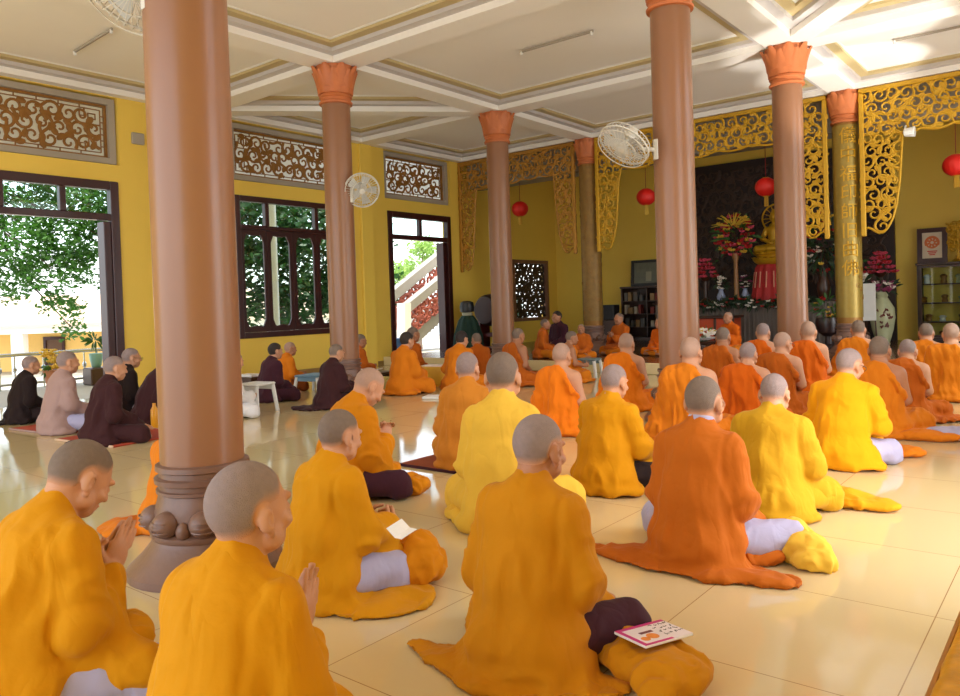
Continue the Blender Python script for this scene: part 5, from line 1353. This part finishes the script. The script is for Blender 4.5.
# stools and low tables
def stool(label, px, py, h, w, top, leg, name='plastic_stool'):
    P = onz(px,py); t = thing(name, label, 'stool', tuple(P), .2)
    MB().bbox((-w,-w,h-.03),(w,w,h),.012).obj('seat', top, t)
    for sx in (-1,1):
        for sy in (-1,1):
            mb = MB(); mb.tube([(sx*(w-.03),sy*(w-.03),h-.03),(sx*w*1.02,sy*w*1.02,.001)], (.028,.02), 6); mb.obj('leg', leg, t)
    mb = MB()
    for s in (-1,1): mb.bbox((-w+.02,s*(w-.03)-.01,h-.09),(w-.02,s*(w-.03)+.01,h-.03),.004)
    mb.obj('apron', top, t); return t
stool('white plastic stool by the thick column, over the white trousers', 257,412,.36,.17,WPL,WPL)
stool('blue plastic low table between the plum robe and the maroon robe', 316,393,.28,.22,BLUE,WPL)
stool('grey-blue plastic stool before the pale step, next to the sideways orange robe', 589,377,.30,.17,mat('grey_blue_plastic',(120,140,144),rough=.4),WPL)
stool('low dark table with white book in front of the dark maroon robe', 372,389,.26,.28,DWOOD,DWOOD,'low_table')
P = onz(372,389); t = thing('open_book','open white book on the low dark table','book',(P.x-.02,P.y-.05,.262),.5)
for s in (-1,1):
    mb = MB(); mb.bbox((-.10,-.14,0),(.10,.14,.012),.003); mb.xf(Matrix.Translation((s*.098,0,.02))@Matrix.Rotation(-s*.16,4,'Y')); mb.obj('page', mat('paper_white',(240,236,232)), t)
P = Vector((-8.0,8.85,0)); t = thing('draped_table','low table under a glossy yellow cloth beside the wide orange robe','table',tuple(P),.2)
mb = MB(); rings = []
for z, r in ((.001,1.10),(.12,1.04),(.27,1.0),(.30,.96)):
    rings.append([(.26*r*max(-1,min(1,1.3*math.cos(a)))*(1+.03*math.cos(a*16)*(r-.95)*6), .20*r*max(-1,min(1,1.3*math.sin(a))), z) for a in np.linspace(0,2*PI,64,endpoint=False)])
mb.loft(rings); mb.obj('tablecloth', mat('yellow_satin',(232,176,40),rough=.4,var=.1), t, smooth='auto')
P = onz(437,398); t = thing('white_book','white book lying open by the knee of the wide orange robe','book',(P.x,P.y,.002),.4)
MB().bbox((-.17,-.12,0),(.17,.12,.03),.006).obj('pages', mat('paper_white',(240,236,232)), t)
t = thing('book_box','dark box with papers on the floor behind the white stool','box',tuple(onz(250,389)),.1)
MB().bbox((-.22,-.16,.001),(.22,.16,.20),.01).obj('box', DWOOD, t); MB().bbox((-.16,-.10,.2),(.16,.10,.24),.006).obj('paper_stack', mat('paper_white',(240,236,232)), t)
t = thing('yellow_bottle','yellow water bottle standing at the knee of the person in dark maroon','bottle',tuple(atd(154,421,7.3)-Vector((0,0,0))))
t.location.z = .001; zb_ = atd(154,410,7.3).z
mb = MB(); mb.lathe([(.035,.001),(.04,.01),(.04,.20),(.018,.24),(.018,.27),(.001,.272)], n=16); mb.obj('body', mat('yellow_bottle',(230,160,30),rough=.3), t, smooth='auto')
t.location = tuple(onz(155,428))
# gilt brocade kneeler in the corner of the view
G0 = onz(944,640)
t = thing('brocade_kneeler','gold brocade padded block at the lower frame corner','kneeler',(0,0,0))
x0, x1, y0, y1 = -.315, .18, 1.55, 2.66
F = Field(np.arange(x0-.05,x1+.06,.012), np.arange(y0-.05,y1+.06,.012), np.arange(-.03,.36,.012))
X, Y, Z = F.ax[0][:,None,None], F.ax[1][None,:,None], F.ax[2][None,None,:]
qx, qy, qz = np.abs(X-(x0+x1)/2)-(x1-x0)/2+.03, np.abs(Y-(y0+y1)/2)-(y1-y0)/2+.03, np.abs(Z-.15)-.15+.03
F.D = (np.sqrt(np.maximum(qx,0)**2+np.maximum(qy,0)**2+np.maximum(qz,0)**2)+np.minimum(np.maximum(np.maximum(qx,qy),qz),0)-.03).astype(np.float32)
F.clipz(); V, Fc = F.mesh(); V = V+vnormals(V,Fc)*(.004*noise3(V*14,3))[:,None]; V[:,2] = np.maximum(V[:,2],.002)
npmesh('cushion', V, Fc, mat('gold_brocade',(206,146,22),rough=.4,metal=.15,var=.35,vscale=22,bump=.3,bscale=30), t)
mb = MB()
for z in (.03,.27): MB().tube([(x0-.004,y0,z),(x0-.004,y1-.02,z),(x0+.03,y1+.004,z),(x1,y1+.004,z)], .008, 6).obj('piping', mat('gold_piping',(170,110,20),rough=.5), t)
# ------------------------------------------------------------------ outdoors beyond the garden wall
PAVE = mat('pale_paving',(176,168,152),rough=.7,var=.08,vscale=3)
struct(MB().box((-15.2,YN,-.14),(XW-.121,YB+.2,-.02)).obj('floor_veranda', PAVE))
struct(MB().box((XR+.121,YN,-.14),(4.5,YB+.2,-.02)).obj('floor_outer_veranda', PAVE))
struct(MB().box((-70,-30,-1.95),(-15.21,60,-1.8)).obj('ground_yard', PAVE))
struct(MB().box((4.51,-30,-1.95),(40,60,-1.8)).obj('ground_side_yard', PAVE))
struct(MB().box((-15.2,YN,4.9),(XW-.25,11.0,5.05)).obj('roof_veranda', WHITE))
# veranda railing
rw = thing('railing','silver balustrade railing along the sunny veranda outside the wide doorway','railing',(-14.9,2.2,-.02))
L_ = 8.2
mb = MB(); mb.tube([(0,0,.62),(0,L_,.62)], .035, 8); mb.tube([(0,0,.10),(0,L_,.10)], .025, 8); mb.obj('rails', STEEL, rw)
for k in range(34):
    mb = MB(); y = .1+k*.24; mb.tube([(0,y,.0),(0,y,.62)], .016, 6); mb.sphere((0,y,.36), (.04,.04,.06), 8, 5); mb.obj('baluster', STEEL, rw)
def vcol(y, label):
    t = thing('veranda_post', label, 'post', (-14.6,y,-.02)); MB().lathe([(.20,.001),(.20,.08),(.15,.14),(.15,4.7),(.2,4.8),(.2,4.91)], n=24).obj('shaft', mat('pale_post',(206,208,206),rough=.5), t, smooth='auto')
vcol(10.7,'pale round veranda post seen through the panelled window')
# yard building, set square to the view through the doorway
def bpt(px, py, w): return atd(px, py, w)
wB = 40.6; c0 = atd(60,375,wB); rt = Vector((math.cos(YAW),math.sin(YAW),0)); rz = math.atan2(rt.y, rt.x)
bt = thing('yard_building','yellow single-storey building with white columns across the sunny yard','building',(c0.x,c0.y,-1.8),rz)
sc = wB/FPX
YB_ = mat('peach_yellow_wall',(240,200,118),rough=.7,var=.04)
U = lambda px, y=0.: (px-480)*(wB+y)/FPX+420*wB/FPX
MB().box((U(-330),2.2,.001),(U(330),6,2.75)).obj('wall', YB_, bt)
MB().box((U(-335),-.6,2.25),(U(335),2.2,2.60)).obj('beam', WHITE, bt)
mb = MB(); mb.loft([[(U(-340),-1.2,2.60),(U(340),-1.2,2.60),(U(340),-1.2,2.75),(U(-340),-1.2,2.75)],[(U(-340),4,4.2),(U(340),4,4.2),(U(340),4,4.35),(U(-340),4,4.35)]]); mb.obj('roof', mat('faded_roof_tile',(196,170,146),rough=.7,var=.12,vscale=20), bt)
for px in (-210,-95,23,115,215,300):
    MB().bbox((U(px-6),-.45,.001),(U(px+6),.1,2.25),.03).obj('pillar', WHITE, bt)
MB().box((U(-335),-.7,.0),(U(335),2.2,.12)).obj('plinth', PAVE, bt)
for a in (45,-60,160):
    d = MB(); d.box((U(a+2,2.1),2.12,.13),(U(a+19,2.1),2.2,1.85)); o = d.obj('door', mat('dim_door_panel',(96,66,44),rough=.5), bt)
    f = MB(); f.ring([(U(a,2.1),.12),(U(a+21,2.1),.12),(U(a+21,2.1),2.0),(U(a,2.1),2.0)],[(U(a+2.5,2.1),.14),(U(a+18.5,2.1),.14),(U(a+18.5,2.1),1.83),(U(a+2.5,2.1),1.83)], lambda u,v,q:(u,2.12-q,v), -.02,.08); f.obj('door_frame', REDW, o)
# potted shrub on the veranda rail side
P = atd(97,378,16.0); t = thing('potted_shrub','small palm-like shrub in a teal pot outside the wide doorway','plant',(-14.35,onx(97,378,-14.35).y,.30)); t.scale = (.5,.5,.5)
mb = MB(); mb.lathe([(.14,.001),(.16,.03),(.22,.30),(.24,.50),(.20,.52)], n=20); mb.obj('pot', mat('teal_pot',(130,176,168),rough=.3), t, smooth='auto')
mb = MB(); mb.tube([(0,0,.5),(0,0,.95)], .02, 6); rnd = random.Random(2)
leafy(mb, (0,0,1.0), (.2,.2,.12), 50, .26, rnd); mb.obj('leaves', GRN, t)
q_ = thing('plant_stand','low dark stand under the teal pot outside the wide doorway','stand',(-14.35,t.location.y,-.018)); MB().bbox((-.18,-.18,.001),(.18,.18,.316),.02).obj('block', DWOOD, q_)
t = thing('yellow_flowers','yellow flowering pot on the veranda behind the mauve robe','plant',(-14.3,onx(55,380,-14.3).y,-.018))
mb = MB(); mb.lathe([(.12,.001),(.18,.30),(.2,.34)], n=16); mb.obj('pot', mat('clay_pot',(170,110,76),rough=.6), t); mb = MB(); 
for k in range(30): blossom(mb, (rnd.gauss(0,.12),rnd.gauss(0,.12),.5+rnd.gauss(0,.1)), .07, rnd)
mb.obj('blossoms', YPET, t); mb = MB(); leafy(mb, (0,0,.42), (.16,.16,.12), 30, .14, rnd); mb.obj('leaves', GRN, t)
# trees
def tree(name, label, base, blobs, n, leaf, m, seed, trunk=.16, hf=.55):
    rnd = np.random.default_rng(seed); t = thing(name, label, 'tree', tuple(base)); b = Vector(base)
    mb = MB(); top = sum((Vector(c) for c, r in blobs), Vector())/len(blobs)-b
    fork = Vector((top.x*.3, top.y*.3, top.z*hf)); mb.tube([(0,0,.001), fork*.5+Vector((.08,.05,0)), fork], lambda q: trunk*(1-.45*q), 8)
    for c, r in blobs:
        e = Vector(c)-b; mb.tube([fork, (fork+e)*.5+Vector((0,0,.25)), e], lambda q: trunk*.28*(1-.8*q)+.006, 6)
    mb.obj('trunk', mat('bark',(84,66,50),rough=.8,var=.3,vscale=8), t)
    Vs = []; wt = np.array([r[0]*r[1]*r[2] for c, r in blobs])**.7; wt = wt/wt.sum()
    for (c, r), f in zip(blobs, wt):
        k = max(40, int(n*f)); d = rnd.normal(size=(k,3)); d /= np.linalg.norm(d,axis=1,keepdims=True); rad = rnd.uniform(.25,1,(k,1))**.45
        # leaves gather in twig clusters
        nc = max(6, k//26); cc = rnd.normal(size=(nc,3)); cc /= np.linalg.norm(cc,axis=1,keepdims=True); cc *= rnd.uniform(.35,1,(nc,1))**.5
        p = cc[rnd.integers(0,nc,k)]*np.array(r)+d*rad*leaf*3.0
        p = p+np.array(tuple(Vector(c)-b))
        a = rnd.normal(size=(k,3)); a /= np.linalg.norm(a,axis=1,keepdims=True); a[:,2] = a[:,2]*.5-.25
        q = np.cross(a, rnd.normal(size=(k,3))); q /= np.linalg.norm(q,axis=1,keepdims=True)+1e-9
        L = leaf*rnd.uniform(.6,1.25,(k,1)); quad = np.stack([p-a*L, p+q*L*.42, p+a*L, p-q*L*.42],1); Vs.append(quad.reshape(-1,3))
    V = np.concatenate(Vs); F = np.arange(len(V)).reshape(-1,4)
    npmesh('foliage', V, F, m, t, smooth=False); return t
def leafmat(name, rgb):
    m = mat(name, rgb, rough=.45, var=.35, vscale=1.2); nt = m.node_tree; b = nt.nodes['Principled BSDF']; tr = nt.nodes.new('ShaderNodeBsdfTranslucent'); mx = nt.nodes.new('ShaderNodeMixShader'); mx.inputs[0].default_value = .35
    tr.inputs['Color'].default_value = lin(tuple(min(255,int(v*1.3)) for v in rgb)); out = nt.nodes['Material Output']
    nt.links.new(b.outputs[0], mx.inputs[1]); nt.links.new(tr.outputs[0], mx.inputs[2]); nt.links.new(mx.outputs[0], out.inputs[0]); return m
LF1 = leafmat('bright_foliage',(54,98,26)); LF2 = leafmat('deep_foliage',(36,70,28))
wt_ = 19.0
bl = [(tuple(atd(px,py,wt_+dw)), (r,r*.9,r*.62)) for px,py,r,dw in ((8,205,1.0,0),(52,190,1.0,.6),(92,205,.9,0),(20,245,1.0,-.5),(70,235,1.0,.4),(100,235,.8,0),(10,280,.75,0),(52,268,.8,-.3),(90,268,.75,.3),(62,305,.55,0),(72,328,.35,.2),(-40,220,1.2,0),(-60,270,1.0,0),(130,200,1.2,.5),(10,150,1.2,.6),(60,140,1.2,.2),(105,155,1.1,.5),(-40,150,1.3,0),(30,100,1.3,.4),(85,95,1.2,.2),(-70,210,1.2,.2))]
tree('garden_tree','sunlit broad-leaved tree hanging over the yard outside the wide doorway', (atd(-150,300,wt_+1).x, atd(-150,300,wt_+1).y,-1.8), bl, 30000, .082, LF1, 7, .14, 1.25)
bl = [(tuple(atd(px,py,22+dw)), (r,r,r*.8)) for px,py,r,dw in ((238,215,1.2,0),(262,225,1.2,0),(295,220,1.2,.6),(320,230,1.1,0),(250,265,1.1,0),(300,270,1.1,0),(326,280,.9,0),(272,300,.8,.4),(240,310,.9,0),(310,318,.9,0),(345,240,1.2,0),(215,250,1.3,0),(360,290,1.1,0))]
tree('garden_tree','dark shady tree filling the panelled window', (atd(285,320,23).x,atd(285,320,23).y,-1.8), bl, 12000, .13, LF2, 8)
bl = [(tuple(atd(px,py,34+dw)), (r,r,r*.7)) for px,py,r,dw in ((424,248,.55,0),(432,256,.5,0),(402,274,.5,0),(412,270,.5,1))]
tree('garden_tree','small pale tree far behind the outdoor stair', (atd(415,285,30).x,atd(415,285,30).y,-1.8), bl, 1500, .13, leafmat('pale_foliage',(130,160,80)), 9)
bl = [((-13.2,17.0,.85),(.4,.8,.6)),((-13.2,16.2,.7),(.4,.6,.6)),((-13.2,17.9,.9),(.4,.6,.6))]
tree('dimming_bush','added dark bush that dims the lattice window beside the altar', (-13.2,17.0,-.02), bl, 3000, .07, LF2, 10, .05)  # bush added to darken the lower half of the lattice window
# outdoor stair with carved parapets seen through the stair doorway
st = thing('outdoor_stair','outdoor staircase with carved red parapet panels rising past the stair doorway','staircase',(-14.9,15.0,-.02))
def slab(pts, x, th, m, name):
    W_ = [onx(px,py,x) for px,py in pts]; mb = MB(); mb.prism([(p.y-15.0,p.z+.02) for p in W_], lambda u,v,q:(x+14.9+q,u,v), -th, 0); return mb.obj(name, m, st)
PG = mat('grey_coping',(150,146,138),rough=.7,var=.1); PR = mat('red_carved_panel',(150,74,56),rough=.6,var=.2)
xs_ = -14.3
slab([(385,298),(445,249),(445,259),(385,310)], xs_-.7, .25, PG, 'far_coping')
def panel(pts, x, seed, name):
    W_ = [onx(px,py,x) for px,py in pts]; us = [p.y-15.0 for p in W_]; u0,u1 = us[0],us[1]; zt0,zt1,zb1,zb0 = W_[0].z+.02,W_[1].z+.02,W_[2].z+.02,W_[3].z+.02
    ins = lambda u,v,m=0: u0<u<u1 and zb0+(zb1-zb0)*(u-u0)/(u1-u0)+m*.3 < v < zt0+(zt1-zt0)*(u-u0)/(u1-u0)-m*.3
    fn = lambda u,v,q:(x+14.9+q,u,v)
    carve(ins, (u0,u1,min(zb0,zb1),max(zt0,zt1)), .26, seed, fn, wid=.045, dep=.04, rmul=.62).obj(name, PR, st)
panel([(386,309),(444,261),(444,280),(386,352)], xs_-.75, 71, 'far_carved_panel')
slab([(408,304),(445,274),(445,283),(408,314)], xs_, .25, PG, 'near_coping')
slab([(405,303),(411,303),(411,362),(405,362)], xs_+.02, .3, WHITE, 'newel_post')
panel([(411,314),(444,284),(444,306),(411,334)], xs_-.05, 72, 'near_carved_panel')
mb = MB(); pl_ = [onx(px,py,xs_-.1) for px,py in ((411,331),(446,302),(446,316),(411,350))]; mb.prism([(p.y-15,p.z+.02) for p in pl_], lambda u,v,q:(xs_-.1+14.9+q,u,v), -1.6,0); mb.obj('stringer', PG, st)
a0, a1 = onx(411,331,xs_-.3), onx(446,302,xs_-.3)
mb = MB()
for k in range(10):
    f0 = k/10; y_ = a0.y-15+(a1.y-a0.y)*f0; z_ = a0.z+(a1.z-a0.z)*f0-.05; mb.box((xs_-1.6+14.9,y_,z_-.3),(xs_-.26+14.9,y_+(a1.y-a0.y)/10+.02,z_+.1))
mb.obj('steps', PAVE, st)
t = thing('blue_bin','blue plastic bin outside at the stair doorway jamb','bin',(-12.6,onx(396,350,-12.6).y,-.018))
mb = MB(); mb.lathe([(.16,.001),(.2,.5),(.22,.52),(.001,.54)], n=20); mb.obj('tub', mat('blue_bin',(70,110,160),rough=.4), t, smooth='auto')

for px, py, w_ in ((27,156,'outer'),(46,155,'inner')):
    P = onx(px,py,-14.2); t = thing('paper_lantern','small orange outdoor lantern, the one %s the jamb of the wide doorway' % ('farther from' if w_ == 'outer' else 'closer to'),'lantern',tuple(P))
    mb = MB(); mb.lathe([(.06,-.16),(.13,-.11),(.14,.0),(.13,.09),(.06,.13)], n=16); mb.obj('shade', mat('orange_lantern',(226,120,44),rough=.5), t, smooth='auto')
    MB().tube([(0,0,.13),(0,0,4.9-P.z)], .006, 5).obj('cord', BLK, t)
P = onx(137,139,XW-.004); t = thing('junction_box','small grey junction box high on the yellow wall beside the thick column','box',tuple(P))
MB().bbox((0,-.10,-.09),(.05,.10,.09),.01).obj('cover', GRYP, t)
make_people()
# ------------------------------------------------------------------ daylight
wd = bpy.data.worlds.new('world'); bpy.context.scene.world = wd; wd.use_nodes = True
nt = wd.node_tree; bg = nt.nodes['Background']
sky = nt.nodes.new('ShaderNodeTexSky'); sky.sky_type = 'NISHITA'; sky.sun_disc = False; sky.sun_elevation = math.radians(52); sky.sun_rotation = math.radians(100); sky.dust_density = 3; sky.air_density = 1.2
mxw = nt.nodes.new('ShaderNodeMix'); mxw.data_type = 'RGBA'; mxw.inputs['Factor'].default_value = .75
nt.links.new(sky.outputs[0], mxw.inputs['A']); mxw.inputs['B'].default_value = (1.5,1.6,1.7,1)
nt.links.new(mxw.outputs['Result'], bg.inputs[0]); bg.inputs[1].default_value = 1.55
def area(name, loc, rot, sx, sy, power, col=(1,1,1)):
    l = bpy.data.lights.new(name,'AREA'); l.shape = 'RECTANGLE'; l.size = sx; l.size_y = sy; l.energy = power; l.color = col
    o = bpy.data.objects.new(name, l); o.location = loc; o.rotation_euler = rot; C.objects.link(o)
    if 'left' in name: l.cycles.is_portal = True      # real sky light only, guided through the opening
    return o
sl = bpy.data.lights.new('sun','SUN'); sl.energy = 8.5; sl.angle = math.radians(.6); sl.color = (1,.95,.86)
so = bpy.data.objects.new('sun', sl); C.objects.link(so)
sd = Vector((-.13,.10,-.98)); so.rotation_euler = sd.to_track_quat('-Z','Y').to_euler()
# daylight through the openings
area('daylight_near_end', (-5.8, YN+.05, 2.3), (PI/2+.28,0,0), 11, 4.2, 145, (.93,.97,1))
area('daylight_door_right', (XR+.9, 4.0, 1.5), (0,PI/2+.22,0), 3.0, 3.6, 82, (.95,.98,1))
area('daylight_window_right', (XR+.45, 9.14, 2.1), (0,PI/2,0), 2.4, 2.4, 110, (.95,.98,1))
area('daylight_stair_door_right', (XR+.45, 12.66, 1.5), (0,PI/2+.25,0), 3.0, 2.0, 100, (.95,.98,1))
area('daylight_altar_window_right', (XR+.3, 16.9, 1.7), (0,PI/2,0), 1.3, 1.6, 60, (1,.98,.94))
area('daylight_door_left', (XW-.6, 4.6, 1.7), (0,-PI/2,0), 3.0, 2.4, 70, (.95,.98,1))
area('daylight_window_left', (XW-.45, 9.14, 2.1), (0,-PI/2,0), 2.4, 2.4, 40, (.95,.98,1))
area('daylight_stair_door_left', (XW-.6, 12.66, 1.7), (0,-PI/2,0), 3.0, 2.0, 100, (.95,.98,1))

# added floor-level spots, standing in for sunlight bounced off the tiles onto the ceiling
def bounce_spot(name, loc, to, power, ang, blend):
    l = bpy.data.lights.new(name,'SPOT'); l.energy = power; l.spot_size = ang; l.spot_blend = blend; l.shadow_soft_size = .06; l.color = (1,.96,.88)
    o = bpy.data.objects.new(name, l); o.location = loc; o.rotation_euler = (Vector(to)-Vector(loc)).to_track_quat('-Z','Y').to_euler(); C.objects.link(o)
bounce_spot('floor_bounce_spot', (-.1,9.2,.06), (-2.6,11.2,4.7), 1500, .50, .35)
bounce_spot('floor_bounce_spot', (-.1,12.6,.25), (-2.9,13.2,4.7), 1300, .42, .4)
bounce_spot('floor_bounce_spot', (-.1,7.6,.06), (-2.3,9.4,4.7), 900, .3, .3)
# ------------------------------------------------------------------ camera
cd = bpy.data.cameras.new('camera'); cam = bpy.data.objects.new('camera', cd); C.objects.link(cam)
cd.sensor_width = 36; cd.sensor_fit = 'HORIZONTAL'; cd.lens = 36*FPX/960; cd.shift_y = -(348-CYPX)/960; cd.clip_start = .02; cd.clip_end = 300
M = Matrix((AX, AY, -AF)).transposed().to_4x4(); M.translation = O
cam.matrix_world = M
bpy.context.scene.camera = cam
vs = bpy.context.scene.view_settings
vs.view_transform = 'Standard'; vs.look = 'None'; vs.gamma = 1; vs.use_curve_mapping = False
vs.exposure = -0.2
